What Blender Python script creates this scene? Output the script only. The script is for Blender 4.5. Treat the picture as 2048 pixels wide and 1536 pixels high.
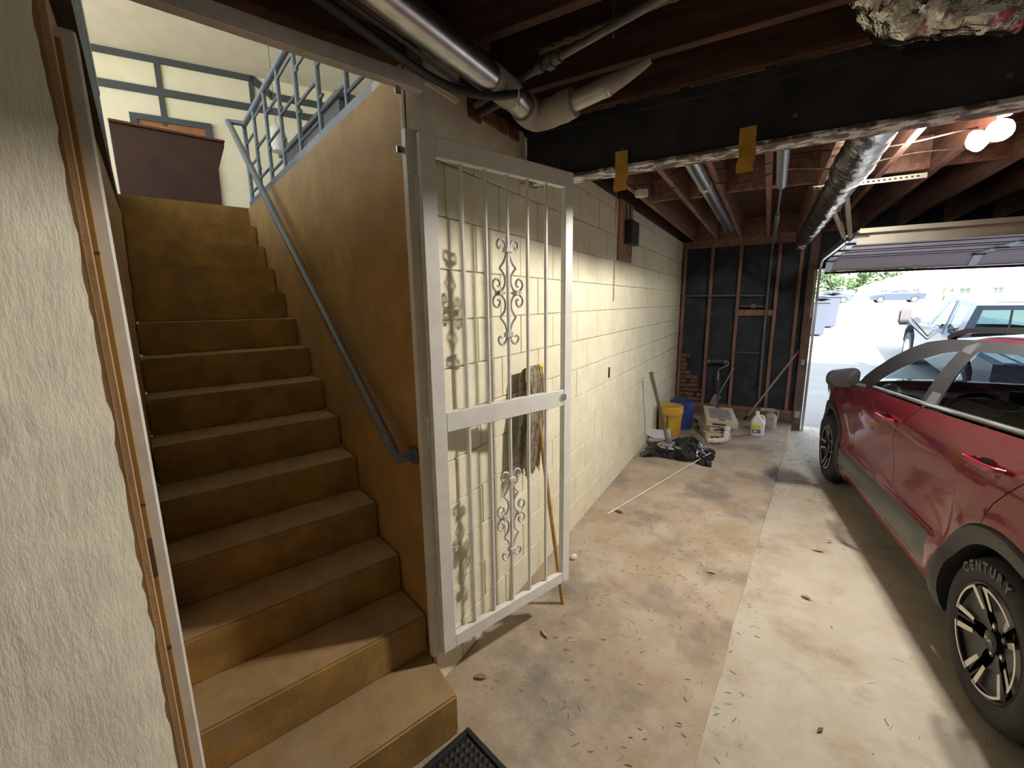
import bpy, bmesh, math, random
import numpy as np
from mathutils import Vector, Matrix, noise
from mathutils.geometry import tessellate_polygon
random.seed(7)
for o in list(bpy.data.objects): bpy.data.objects.remove(o)
sc = bpy.context.scene
COL = sc.collection
PI = math.pi

# ------------------------------------------------------------ camera
FPX, PITCH, ROLL, YAW, EYE = 862.36, 0.184914, -0.0137632, 0.5302146, 1.69
RISERS = 0.8729113 - YAW                      # the stair is turned this much against the garage wall
def _cam_axes():
    cp, sp, cr, sr = math.cos(PITCH), math.sin(PITCH), math.cos(ROLL), math.sin(ROLL)
    f = np.array([0, cp, -sp]); u = np.array([0, sp, cp]); x = np.array([1., 0, 0])
    m = np.array([cr*x+sr*u, -sr*x+cr*u, f])
    c, s = math.cos(YAW), math.sin(YAW)
    t = np.array([[c, -s, 0], [s, c, 0], [0, 0, 1.]])
    return m @ t.T                            # rows: right, up, forward in garage coordinates
AX = _cam_axes()
cd = bpy.data.cameras.new('camera'); cam = bpy.data.objects.new('camera', cd); COL.objects.link(cam)
cd.sensor_width = 36; cd.lens = FPX/2048*36; cd.clip_start = 0.02; cd.clip_end = 400
M = Matrix.Identity(4)
for i in range(3):
    M[i][0] = AX[0][i]; M[i][1] = AX[1][i]; M[i][2] = -AX[2][i]
M[2][3] = EYE
cam.matrix_world = M
sc.camera = cam
# ------------------------------------------------------------ sky, sun, exposure
sc.view_settings.view_transform = 'Standard'
sc.view_settings.look = 'None'
sc.view_settings.gamma = 1.0
sc.view_settings.exposure = 0.55
sc.view_settings.use_curve_mapping = False
w = bpy.data.worlds.new('sky'); sc.world = w; w.use_nodes = True
bg = w.node_tree.nodes['Background']
bg.inputs[0].default_value = (0.74, 0.85, 1.0, 1); bg.inputs[1].default_value = 2.9
sl = bpy.data.lights.new('sun', 'SUN'); sl.energy = 22.0; sl.angle = 0.009; sl.color = (1, 0.95, 0.86)
sun = bpy.data.objects.new('sun', sl); COL.objects.link(sun)
sun.rotation_euler = Vector((-0.40, 0.85, -1.0)).to_track_quat('-Z', 'Y').to_euler()

# pixel of the photograph -> point on a plane of the place
def ray(x, y):
    c = np.array([(x-1024)/FPX, -(y-768)/FPX, 1.0])
    return Vector(AX.T @ c)
EYEP = Vector((0, 0, EYE))
def onplane(x, y, n, d0):
    d = ray(x, y); n = Vector(n); return EYEP + d*((d0 - n.dot(EYEP))/n.dot(d))
def onz(x, y, z=0.0): return onplane(x, y, (0, 0, 1), z)
def onx(x, y, X): return onplane(x, y, (1, 0, 0), X)
def ony(x, y, Y): return onplane(x, y, (0, 1, 0), Y)
# stair frame: s across (to the right of the stair), u up the flight
WX = -1.14
C0 = Vector((WX, 1.234, 0))
SR = Vector((math.sin(RISERS), math.cos(RISERS), 0)); SU = Vector((-math.cos(RISERS), math.sin(RISERS), 0))
SRZ = math.atan2(SR.y, SR.x)
def S(s, u, z=0): return C0 + SR*s + SU*u + Vector((0, 0, z))
def st(p): q = p - C0; return Vector((SR.dot(q), SU.dot(q), q.z))
def on_s(x, y, s): return st(onplane(x, y, SR, SR.dot(C0)+s))
def on_u(x, y, u): return st(onplane(x, y, SU, SU.dot(C0)+u))

# ------------------------------------------------------------ materials
MATS = {}
def mat(name, col, rough=0.7, metal=0.0, var=0.0, scale=6.0, bump=0.0, bscale=40.0, col2=None, lo=0.4, hi=0.65,
        stretch=(1, 1, 1), coat=0.0, emit=0.0, trans=0.0, alpha=1.0, col3=None, scale3=2.0, lo3=.5, hi3=.6, bstretch=None, ior=1.45, spec=0.5, detail=6):
    if name in MATS: return MATS[name]
    m = bpy.data.materials.new(name); m.use_nodes = True; MATS[name] = m
    nt = m.node_tree; N = nt.nodes; L = nt.links; b = N['Principled BSDF']
    b.inputs['Roughness'].default_value = rough; b.inputs['Metallic'].default_value = metal
    b.inputs['Base Color'].default_value = (*col, 1); b.inputs['IOR'].default_value = ior
    b.inputs['Specular IOR Level'].default_value = spec
    if coat: b.inputs['Coat Weight'].default_value = coat; b.inputs['Coat Roughness'].default_value = 0.03; b.inputs['Coat IOR'].default_value = 1.75
    if trans: b.inputs['Transmission Weight'].default_value = trans
    if alpha < 1: b.inputs['Alpha'].default_value = alpha
    if emit:
        b.inputs['Emission Color'].default_value = (*col, 1); b.inputs['Emission Strength'].default_value = emit
    g = N.new('ShaderNodeNewGeometry')
    def nz(sc_, st_, det=detail):
        mp = N.new('ShaderNodeMapping'); mp.inputs['Scale'].default_value = st_
        L.new(g.outputs['Position'], mp.inputs['Vector'])
        n = N.new('ShaderNodeTexNoise'); n.inputs['Scale'].default_value = sc_; n.inputs['Detail'].default_value = det
        n.inputs['Roughness'].default_value = 0.65
        L.new(mp.outputs[0], n.inputs['Vector']); return n
    if var or col2:
        n = nz(scale, stretch)
        r = N.new('ShaderNodeValToRGB'); r.color_ramp.elements[0].position = lo; r.color_ramp.elements[1].position = hi
        if col2 is None:
            a = [c*(1-var) for c in col]; z = [min(1, c*(1+var)) for c in col]
        else: a, z = col, col2
        r.color_ramp.elements[0].color = (*a, 1); r.color_ramp.elements[1].color = (*z, 1)
        L.new(n.outputs[0], r.inputs[0]); out = r.outputs[0]
        if col3 is not None:
            n3 = nz(scale3, stretch); mr = N.new('ShaderNodeMapRange'); mr.inputs[1].default_value = lo3; mr.inputs[2].default_value = hi3
            L.new(n3.outputs[0], mr.inputs[0]); mx = N.new('ShaderNodeMix'); mx.data_type = 'RGBA'
            L.new(mr.outputs[0], mx.inputs[0]); L.new(out, mx.inputs[6]); mx.inputs[7].default_value = (*col3, 1); out = mx.outputs[2]
        L.new(out, b.inputs['Base Color'])
    if bump:
        n = nz(bscale, bstretch or stretch, 4); bp = N.new('ShaderNodeBump'); bp.inputs['Strength'].default_value = bump
        bp.inputs['Distance'].default_value = 0.02
        L.new(n.outputs[0], bp.inputs['Height']); L.new(bp.outputs[0], b.inputs['Normal'])
    return m
cream = mat('cream_block_paint', (.70, .66, .50), .75, var=.10, scale=5, bump=.25, bscale=60, lo=.3, hi=.7)
mortar = mat('cream_joint_paint', (.63, .59, .45), .85, var=.1, bump=.2)
stucco = mat('rough_stucco', (.80, .75, .61), .85, var=.08, scale=7, bump=.28, bscale=45, bstretch=(1, 1, .3), lo=.35, hi=.65)
ochre = mat('ochre_concrete_paint', (.33, .195, .055), .6, var=.22, scale=7, bump=.18, bscale=45, col3=(.30, .22, .13), scale3=3.2, lo3=.55, hi3=.75)
def dusty(m, col, amt):
    nt = m.node_tree; N = nt.nodes; L = nt.links; b = N['Principled BSDF']; src = b.inputs['Base Color'].links[0].from_socket
    g = N.new('ShaderNodeNewGeometry'); sx = N.new('ShaderNodeSeparateXYZ'); L.new(g.outputs['True Normal'], sx.inputs[0])
    n = N.new('ShaderNodeTexNoise'); n.inputs['Scale'].default_value = 11; n.inputs['Detail'].default_value = 8; L.new(g.outputs['Position'], n.inputs['Vector'])
    mr = N.new('ShaderNodeMapRange'); mr.inputs[1].default_value = .15; mr.inputs[2].default_value = .8; mr.inputs[4].default_value = amt; L.new(sx.outputs[2], mr.inputs[0])
    mm = N.new('ShaderNodeMath'); mm.operation = 'MULTIPLY'; L.new(mr.outputs[0], mm.inputs[0]); L.new(n.outputs[0], mm.inputs[1])
    mx = N.new('ShaderNodeMix'); mx.data_type = 'RGBA'; L.new(mm.outputs[0], mx.inputs[0]); L.new(src, mx.inputs[6]); mx.inputs[7].default_value = (*col, 1)
    L.new(mx.outputs[2], b.inputs['Base Color'])
dusty(ochre, (.44, .35, .24), .8)
ochrewall = mat('ochre_wall_paint', (.40, .245, .085), .65, var=.16, scale=4, bump=.2, bscale=90, col3=(.36, .26, .15), scale3=2.2, lo3=.5, hi3=.8)
peach = mat('peach_wall_paint', (.50, .32, .17), .75, var=.1, scale=4, bump=.2, bscale=60)
orange = mat('orange_jamb_paint', (.38, .21, .06), .6, var=.1, scale=6)
white = mat('white_metal_paint', (.80, .79, .76), .42, var=.05, scale=9, bump=.06, bscale=90)
greywhite = mat('grey_white_paint', (.70, .68, .64), .6, var=.1, scale=9)
bluegrey = mat('blue_grey_metal_paint', (.13, .165, .20), .35, var=.12, scale=14)
railblue = mat('pale_blue_rail_paint', (.17, .215, .26), .3, var=.1, scale=14)
wood = mat('red_brown_joist_wood', (.25, .14, .105), .8, var=.3, scale=6, stretch=(4, .5, 4), bump=.15)
woodx = mat('shade_darkened_joist_wood', (.085, .042, .03), .8, var=.35, scale=6, stretch=(.5, 4, 4), bump=.15)  # near joists: the ceiling's shade is put into this darker wood colour
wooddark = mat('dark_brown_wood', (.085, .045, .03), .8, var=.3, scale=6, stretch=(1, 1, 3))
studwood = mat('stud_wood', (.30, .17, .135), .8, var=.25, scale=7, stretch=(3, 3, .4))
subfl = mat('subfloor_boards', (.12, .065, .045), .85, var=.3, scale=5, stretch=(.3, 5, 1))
steelblk = mat('black_beam_paint', (.036, .037, .043), .5, var=.3, scale=8)
flange = mat('peeling_flange_paint', (.10, .075, .065), .7, col2=(.62, .61, .66), scale=22, lo=.47, hi=.56, stretch=(.6, 1, 1))
navy = mat('dark_navy_sheathing', (.040, .046, .066), .75, var=.3, scale=5)
strip = mat('stained_concrete', (.37, .285, .20), .8, col2=(.47, .40, .315), scale=2.6, lo=.38, hi=.62, col3=(.21, .185, .16), scale3=1.7, lo3=.49, hi3=.66, bump=.25, bscale=50)
conc = mat('pale_concrete', (.45, .40, .315), .8, col2=(.52, .48, .40), scale=4, lo=.35, hi=.6, col3=(.33, .25, .17), scale3=2.4, lo3=.50, hi3=.72, bump=.2, bscale=60)
steel = mat('galvanised_steel', (.55, .56, .56), .32, 1.0, var=.12, scale=14)
steeldull = mat('dull_grey_pipe', (.16, .16, .165), .5, .3, var=.2, scale=12)
foil = mat('crumpled_foil', (.50, .49, .47), .22, 1.0, var=.2, scale=9, bump=.35, bscale=30)
cloth = mat('plaster_wrap', (.42, .39, .35), .9, var=.12, scale=15, bump=.3, bscale=40)
rubber = mat('black_rubber', (.018, .018, .02), .6, var=.2, scale=20)
hosemat = mat('black_hose', (.03, .034, .042), .45, var=.2, scale=15)
dark = mat('near_black', (.010, .010, .012), .6)
yellowp = mat('yellow_plastic', (.80, .58, .04), .4, var=.06)
amber = mat('amber_tape', (.62, .36, .06), .55, var=.12, scale=30)
red = mat('red_car_paint', (.27, .010, .030), .30, .3, coat=1.0)
gloss = mat('gloss_black_trim', (.045, .045, .05), .3)
clad = mat('grey_plastic_cladding', (.035, .036, .039), .42, var=.06, scale=9)
cladlt = mat('satin_cladding_strip', (.15, .165, .165), .32, .2)
tyre = mat('tyre_rubber', (.028, .028, .03), .7, bump=.1, bscale=80)
lettergrey = mat('tyre_lettering', (.13, .13, .13), .6)
rimdark = mat('dark_wheel_paint', (.035, .036, .038), .35, .4)
rimsil = mat('machined_wheel_edge', (.72, .69, .62), .3, .8)
outwhite = mat('far_white_siding', (.80, .78, .74), .8)
grass = mat('lawn_grass', (.26, .30, .17), .9, var=.25, scale=3)
leafm = mat('tree_leaves', (.30, .40, .24), .7, var=.4, scale=2)
drive = mat('driveway_concrete', (.27, .265, .255), .85, var=.06, scale=2)
asphalt = mat('street_asphalt', (.42, .41, .40), .9, var=.05)

def sheet_glass(name, tint):
    m = bpy.data.materials.new(name); m.use_nodes = True; MATS[name] = m
    nt = m.node_tree; N = nt.nodes; L = nt.links; N.remove(N['Principled BSDF'])
    t = N.new('ShaderNodeBsdfTransparent'); t.inputs[0].default_value = (*tint, 1)
    g = N.new('ShaderNodeBsdfGlossy'); g.inputs['Roughness'].default_value = .015
    lw = N.new('ShaderNodeLayerWeight'); lw.inputs[0].default_value = .5
    pw_ = N.new('ShaderNodeMath'); pw_.operation = 'POWER'; pw_.inputs[1].default_value = 4.0; L.new(lw.outputs['Facing'], pw_.inputs[0])
    f = N.new('ShaderNodeMath'); f.operation = 'MULTIPLY_ADD'; f.inputs[1].default_value = .85; f.inputs[2].default_value = .06; L.new(pw_.outputs[0], f.inputs[0])
    x = N.new('ShaderNodeMixShader'); L.new(f.outputs[0], x.inputs[0]); L.new(t.outputs[0], x.inputs[1]); L.new(g.outputs[0], x.inputs[2])
    L.new(x.outputs[0], N['Material Output'].inputs[0]); return m
glass = sheet_glass('tinted_car_glass', (.72, .80, .82))
darkglass = sheet_glass('dark_tinted_glass', (.42, .46, .48))
truckglass = sheet_glass('truck_glass', (.40, .52, .52))
# ------------------------------------------------------------ mesh builder
Z = Vector((0, 0, 1))
class MB:
    def __init__(self): self.v = []; self.f = []; self.m = []; self.mi = 0
    def add(self, vs, fs):
        n = len(self.v); self.v += [tuple(p) for p in vs]
        for f in fs: self.f.append([n+i for i in f]); self.m.append(self.mi)
        return self
    def box(self, a, b):
        x0, y0, z0 = a; x1, y1, z1 = b
        return self.add([(x0,y0,z0),(x1,y0,z0),(x1,y1,z0),(x0,y1,z0),(x0,y0,z1),(x1,y0,z1),(x1,y1,z1),(x0,y1,z1)],
                 [(0,3,2,1),(4,5,6,7),(0,1,5,4),(1,2,6,5),(2,3,7,6),(3,0,4,7)])
    def bar(self, p, q, wd, ht, up=Z):
        p = Vector(p); q = Vector(q); d = (q-p).normalized()
        sd = d.cross(up)
        if sd.length < 1e-4: sd = d.cross(Vector((1, 0, 0)))
        sd.normalize(); un = sd.cross(d)
        a = sd*wd/2; b = un*ht/2
        vs = [p-a-b, p+a-b, p+a+b, p-a+b, q-a-b, q+a-b, q+a+b, q-a+b]
        return self.add(vs, [(0,1,2,3),(7,6,5,4),(0,4,5,1),(1,5,6,2),(2,6,7,3),(3,7,4,0)])
    def tube(self, pts, r, n=8, caps=True, closed=False):
        pts = [Vector(p) for p in pts]; k = len(pts)
        rs = r if isinstance(r, (list, tuple)) else [r]*k
        t0 = (pts[1]-pts[0]).normalized()
        nrm = t0.cross(Z)
        if nrm.length < 1e-3: nrm = t0.cross(Vector((1, 0, 0)))
        nrm.normalize(); vs = []
        for i, p in enumerate(pts):
            if i == 0: t = pts[1]-pts[0] if not closed else pts[1]-pts[-1]
            elif i == k-1: t = pts[-1]-pts[-2] if not closed else pts[0]-pts[-2]
            else: t = (pts[i+1]-pts[i]).normalized()+(pts[i]-pts[i-1]).normalized()
            if t.length < 1e-6: t = t0.copy()
            t.normalize(); nrm = nrm - t*nrm.dot(t)
            if nrm.length < 1e-5: nrm = t.cross(Vector((.3, .5, .8)))
            nrm.normalize(); bn = t.cross(nrm)
            for j in range(n):
                a = 2*PI*j/n; vs.append(p+(nrm*math.cos(a)+bn*math.sin(a))*rs[i])
        fs = []
        for i in range(k if closed else k-1):
            i2 = (i+1) % k
            for j in range(n): fs.append((i*n+j, i*n+(j+1) % n, i2*n+(j+1) % n, i2*n+j))
        if caps and not closed: fs.append(tuple(range(n-1, -1, -1))); fs.append(tuple((k-1)*n+j for j in range(n)))
        return self.add(vs, fs)
    def lathe(self, prof, n=24, c=(0, 0, 0), ax='z', cap=True):
        c = Vector(c); vs = []; k = len(prof)
        for r, h in prof:
            for j in range(n):
                a = 2*PI*j/n; x, y = r*math.cos(a), r*math.sin(a)
                vs.append(c+Vector({'z': (x, y, h), 'y': (x, h, y), 'x': (h, x, y)}[ax]))
        fs = [(i*n+j, i*n+(j+1) % n, (i+1)*n+(j+1) % n, (i+1)*n+j) for i in range(k-1) for j in range(n)]
        if cap: fs.append(tuple(range(n-1, -1, -1))); fs.append(tuple((k-1)*n+j for j in range(n)))
        return self.add(vs, fs)
    def prism(self, poly, fn, th):
        """poly: 2-D points; fn(a,b)->3-D; th: thickness vector"""
        th = Vector(th); n = len(poly); a = [Vector(fn(*p)) for p in poly]; b = [p+th for p in a]
        tri = tessellate_polygon([[Vector((p[0], p[1], 0)) for p in poly]])
        fs = [tuple(t) for t in tri]+[tuple(n+i for i in reversed(t)) for t in tri]
        fs += [(i, (i+1) % n, n+(i+1) % n, n+i) for i in range(n)]
        return self.add(a+b, fs)
    def grid(self, fn, nu, nv, cu=False):
        vs = [fn(i/nu, j/nv) for i in range(nu+(0 if cu else 1)) for j in range(nv+1)]
        k = nv+1; cnt = nu if cu else nu+1
        fs = [(i*k+j, ((i+1) % cnt)*k+j, ((i+1) % cnt)*k+j+1, i*k+j+1) for i in range(nu) for j in range(nv)]
        return self.add(vs, fs)
    def build(self, name, mt, parent=None, smooth=0, loc=None, rz=0, bevel=0, fix=True, seg=1):
        me = bpy.data.meshes.new(name); me.from_pydata(self.v, [], self.f)
        for m_ in (mt if isinstance(mt, (list, tuple)) else [mt]): me.materials.append(m_)
        me.polygons.foreach_set('material_index', self.m)
        if fix or bevel:
            bm = bmesh.new(); bm.from_mesh(me)
            if fix: bmesh.ops.recalc_face_normals(bm, faces=bm.faces)
            if bevel:
                es = [e for e in bm.edges if len(e.link_faces) == 2 and e.calc_face_angle(0) > .6]
                bmesh.ops.bevel(bm, geom=es, offset=bevel, segments=seg, affect='EDGES', clamp_overlap=True)
            bm.to_mesh(me); bm.free()
        if smooth:
            me.polygons.foreach_set('use_smooth', [True]*len(me.polygons)); me.set_sharp_from_angle(angle=math.radians(smooth))
        me.update()
        return link(name, me, parent, loc, rz)
def link(name, data, parent=None, loc=None, rz=0):
    o = bpy.data.objects.new(name, data); COL.objects.link(o)
    if parent is not None: o.parent = parent
    if loc is not None: o.location = loc
    if rz: o.rotation_euler = (0, 0, rz)
    return o
def tag(o, label, cat, group=None):
    o['label'] = label; o['category'] = cat
    if group: o['group'] = group
    return o
def thing(name, label, cat, loc=(0, 0, 0), rz=0, group=None):
    return tag(link(name, None, None, loc, rz), label, cat, group)
def struct(o): o['kind'] = 'structure'; return o
def stuff(o): o['kind'] = 'stuff'; return o
def arc(cx, cy, r, a0, a1, n): return [(cx+r*math.cos(a0+(a1-a0)*i/n), cy+r*math.sin(a0+(a1-a0)*i/n)) for i in range(n+1)]
def interp(x, xs, ys): return float(np.interp(x, xs, ys))
def smoothpts(p, n=6):
    p = [Vector(q) for q in p]; out = []
    for i in range(len(p)-1):
        a = p[max(i-1, 0)]; b = p[i]; c = p[i+1]; d = p[min(i+2, len(p)-1)]
        for k in range(n):
            t = k/n
            out.append(0.5*((2*b)+(c-a)*t+(2*a-5*b+4*c-d)*t*t+(3*b-a-3*c+d)*t**3))
    out.append(p[-1]); return out

# ================================================================= THE SETTING
# floors
def fz(y): return -.006 if y < 3 else -.006-.02*(y-3)
def edge_x(y): return -.1+(y-1.446)*.0957
m = MB()
ys = [-2.6, 0, 1, 2, 3, 4, 5, 6, 7.2]
def ff(a, b):
    y = interp(a, [i/8 for i in range(9)], ys); return (-1.3+b*6.9, y, fz(y))
m.grid(ff, 8, 6); struct(m.build('floor', conc))
m = MB(); top = [(-1.3, -2.6), (-1.3, 7.06)]+[(edge_x(y)+.012*noise.noise(Vector((y*2.3, 3, 0))), y) for y in np.linspace(7.06, -2.6, 60)]
m.prism(top, lambda a, b: (a, b, -.13), (0, 0, .13)); struct(m.build('floor_strip', strip))

# block wall: one object for every block
B_H, B_L = .2032, .4064
base = MB().prism([(WX-.012, 1.245), (WX-.012, 7.06), (WX-.25, 7.06), (WX-.25, 1.33)], lambda a, b: (a, b, 0), (0, 0, 2.53)).build('wall_left', mortar)
struct(base)
def block_mesh(l, h):
    g = .002; mb = MB()
    mb.box((-.03, g, g), (0, l-g, h-g)); o = mb.build('block', cream, None, bevel=.0035)
    me = o.data; bpy.data.objects.remove(o); return me
cache = {}
for r_ in range(13):
    h = B_H if r_ < 12 else 2.53-12*B_H
    y = 1.238; off = (0 if r_ % 2 else B_L/2)
    first = True
    while y < 7.05:
        l = (B_L-off if first and off else B_L); l = min(l, 7.055-y); first = False
        if l < .03: break
        k = (round(l, 3), round(h, 3))
        if k not in cache: cache[k] = block_mesh(l, h)
        link('block', cache[k], base, (WX+random.uniform(-.0015, .0015), y, r_*B_H)); y += l
MB().box((WX-.2, 1.3, 2.53), (WX-.02, 7.06, 2.78)).build('rim_board', wooddark, base)
# plaster lumps under the joists
m = MB()
def lump(a, b):
    y = 1.237+a*.853; z = 2.30+b*.235; return (WX+.004+.014*abs(noise.noise(Vector((y*9, z*9, 2))))*(1-abs(2*b-1))**.5, y, z)
m.grid(lump, 30, 10); m.build('plaster_patch', stucco, base, smooth=60)
# broken masonry under the pipes
rb_ = mat('broken_red_brick', (.20, .09, .06), .9, var=.3, scale=14, bump=.5)
for xa, xb, ya, yb in ((940, 966, 206, 238), (970, 1018, 222, 262), (1022, 1040, 252, 276)):
    a = onx(xa, ya, WX+.02); b = onx(xb, yb, WX+.02)
    MB().box((WX-.02, a.y, min(a.z, b.z)-.02), (WX+.02, b.y, 2.53)).build('brick', rb_, base, bevel=.006)
a = onx(852, 160, WX+.03); b = onx(922, 205, WX+.03)
MB().box((WX-.04, a.y, 2.47), (WX+.03, b.y, 2.60)).build('plaster_block', stucco, base, bevel=.008, seg=2)
# stucco wall beside the stair opening
m = MB()
def stu(a, b):
    y = .325-a*2.9; z = b*2.78
    e = max(0, 1-a*40)
    return (WX+.006*noise.noise(Vector((y*6, z*2.2, 0)))-.006*e, y+(.008*noise.noise(Vector((z*14, 0, 5)))+.004*noise.noise(Vector((z*40, 0, 5))) if a == 0 else 0), z)
m.grid(stu, 90, 120)
o = struct(m.build('wall_front', stucco, smooth=80))
MB().prism([(WX-.012, .318), (WX-.012, -2.6), (WX-.5, -2.6), (WX-.5, .46)], lambda a, b: (a, b, 0), (0, 0, 2.78)).build('wall_core', stucco, o)
# stair walls (stair frame)
SL = lambda u: -.848+.014*u
struct(MB().prism([(0, 0), (0, 2.9), (.13, 2.9), (.13, .05)], lambda a, b: (a, b, 0), (0, 0, 2.495)).build('wall_stair_right', ochrewall, None, loc=C0, rz=SRZ))
struct(MB().prism([(SL(-.29), -.29), (SL(2.9), 2.9), (-1.0, 2.9), (-1.0, -.24)], lambda a, b: (a, b, 0), (0, 0, 2.36)).build('wall_stair_left', peach, None, loc=C0, rz=SRZ))
struct(MB().box((-1.0, -.25, 2.34), (-.812, 2.86, 2.5)).build('beam_stair_left', steelblk, None, loc=C0, rz=SRZ))
# stair opening: old jamb, white jamb board, header
j = struct(MB().box((-.856, -.285, 0), (-.842, -.235, 2.75)).build('trim_1', peach, None, loc=C0, rz=SRZ))
j2 = struct(MB().box((-.852, -.226, 0), (-.834, -.19, 2.2)).build('trim_2', orange, None, loc=C0, rz=SRZ))
for z0, z1 in ((1.06, 1.16), (1.80, 1.807), (1.24, 1.247), (.86, .872)):
    MB().box((-.851, -.2275, z0), (-.833, -.2255, z1)).build('hinge_plate', mat('old_hinge', (.10, .07, .045), .6), j2)
struct(MB().box((-.862, -.19, 0), (-.811, -.13, 2.235)).build('trim_3', greywhite, None, loc=C0, rz=SRZ, bevel=.004))
h = struct(MB().box((-.90, -.05, 2.408), (.052, -.012, 2.455)).build('trim_4', greywhite, None, loc=C0, rz=SRZ, bevel=.002))
MB().box((-.045, -.03, 2.385), (-.025, -.026, 2.41)).build('bracket_tab', steel, h)
hd = struct(MB().box((-1.1, -.02, 2.5), (.06, .06, 2.8)).build('trim_5', wooddark, None, loc=C0, rz=SRZ))
MB().box((-1.1, -.12, 2.56), (.05, -.03, 2.8)).build('header_board', wooddark, hd)
# right-hand and rear closure of the garage
struct(MB().box((5.6, -2.6, -.1), (5.75, 7.2, 2.8)).build('wall_right', stucco))
struct(MB().box((-1.6, -2.75, -.1), (5.75, -2.6, 2.8)).build('wall_rear', stucco))
# back wall with open studs
wb = struct(MB().box((WX-.3, 7.06, -.1), (.50, 7.10, 2.8)).build('wall_back', navy))
for x in (-1.10, -.735, -.37, .09, .34): MB().box((x-.02, 6.965, .165), (x+.02, 7.06, 2.44)).build('stud', studwood, wb, bevel=.002)
MB().box((WX, 6.965, 2.44), (.44, 7.06, 2.485)).build('top_plate', studwood, wb)
MB().box((WX, 6.965, 2.487), (.44, 7.06, 2.53)).build('top_plate', studwood, wb)
MB().box((WX, 6.965, .12), (.42, 7.06, .163)).build('sole_plate', studwood, wb)
MB().box((WX, 6.93, -.1), (.46, 7.06, .12)).build('footing', mat('dirty_footing', (.22, .14, .10), .9, var=.3, scale=9, bump=.4), wb)
MB().box((-.35, 6.965, 1.475), (.07, 7.05, 1.555)).build('blocking', studwood, wb)
jp = MB().box((.42, 6.90, -.12), (.52, 7.10, 2.53)).build('door_post', mat('weathered_jamb', (.15, .10, .085), .7, var=.25, scale=8), wb, bevel=.004)
MB().box((.44, 6.885, .10), (.50, 6.90, .19)).build('patch_plate', steel, wb)
MB().box((.45, 6.888, .83), (.49, 6.90, .90)).build('patch_plate', steel, wb)
MB().box((.50, 7.06, 2.08), (5.6, 7.12, 2.8)).build('header_sheathing', navy, wb)
brickm = mat('old_brick', (.17, .10, .07), .9, col2=(.26, .15, .10), scale=9, bump=.5, bscale=40)
for r_ in range(12):                      # crumbling brick pier in the corner
    n = 3 if r_ < 4 else (2 if r_ < 7 else 1)
    for k in range(n):
        wd = random.uniform(.10, .17); x0 = WX+.005+k*.15+(r_ % 2)*.03+random.uniform(0, .02)
        if x0+wd > -.76: wd = -.76-x0
        if wd < .03: continue
        dp = random.uniform(.03, .09)
        MB().box((x0, 7.06-dp, .12+r_*.066), (x0+wd, 7.06, .12+r_*.066+.056)).build('brick', brickm, wb, bevel=.006)
# ceiling with every joist
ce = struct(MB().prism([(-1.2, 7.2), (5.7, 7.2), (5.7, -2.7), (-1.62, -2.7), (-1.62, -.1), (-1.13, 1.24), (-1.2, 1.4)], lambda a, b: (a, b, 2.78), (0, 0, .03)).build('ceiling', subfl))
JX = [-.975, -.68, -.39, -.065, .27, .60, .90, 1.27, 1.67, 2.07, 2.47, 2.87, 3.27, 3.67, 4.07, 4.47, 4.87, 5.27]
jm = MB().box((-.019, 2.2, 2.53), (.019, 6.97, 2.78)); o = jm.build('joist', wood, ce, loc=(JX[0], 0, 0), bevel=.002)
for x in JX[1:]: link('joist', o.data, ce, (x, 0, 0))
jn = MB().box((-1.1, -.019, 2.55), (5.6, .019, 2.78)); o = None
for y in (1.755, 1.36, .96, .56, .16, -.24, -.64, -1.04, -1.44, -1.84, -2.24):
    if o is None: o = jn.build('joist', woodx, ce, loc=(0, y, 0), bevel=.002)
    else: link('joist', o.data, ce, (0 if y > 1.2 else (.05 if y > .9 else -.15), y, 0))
for i, (a, b) in enumerate(zip(JX[:8], JX[1:9])):
    y = 4.15+(.05 if i % 2 else 0)
    MB().box((a+.02, y-.019, 2.56), (b-.02, y+.019, 2.775)).build('blocking', wood, ce)
for i, (a, b) in enumerate(zip(JX[:6], JX[1:7])):
    MB().box((a+.02, 6.93, 2.53), (b-.02, 6.965, 2.78)).build('rim_joist', wood, ce)
for i in range(12):                       # floor boards over the joists, as far as they can be told apart
    MB().box((-1.15, 2.2+i*.39, 2.772), (2.6, 2.2+i*.39+.385, 2.779)).build('floor_board', subfl, ce)

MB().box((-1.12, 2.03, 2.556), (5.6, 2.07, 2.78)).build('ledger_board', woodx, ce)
# steel beam
bt = thing('steel_beam', 'black painted steel beam with peeling lower flange, spanning the garage ceiling', 'beam', (0, 0, 0))
MB().box((WX+.02, 2.095, 2.302), (5.6, 2.125, 2.53)).build('web', steelblk, bt)
MB().box((WX+.02, 2.075, 2.285), (5.6, 2.195, 2.302)).build('lower_flange', [flange], bt, bevel=.003)
MB().box((WX+.02, 2.075, 2.515), (5.6, 2.195, 2.55)).build('upper_flange', steelblk, bt)
for q in ((1245, 297), (1590, 230), (2020, 150)):
    p = ony(*q, 2.095); MB().lathe([(.0, -.008), (.009, -.006), (.010, 0)], 10, (p.x, p.y, p.z), 'y').build('bolt', mat('dull_bolt', (.20, .17, .15), .45, .7), bt, smooth=40)

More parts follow.
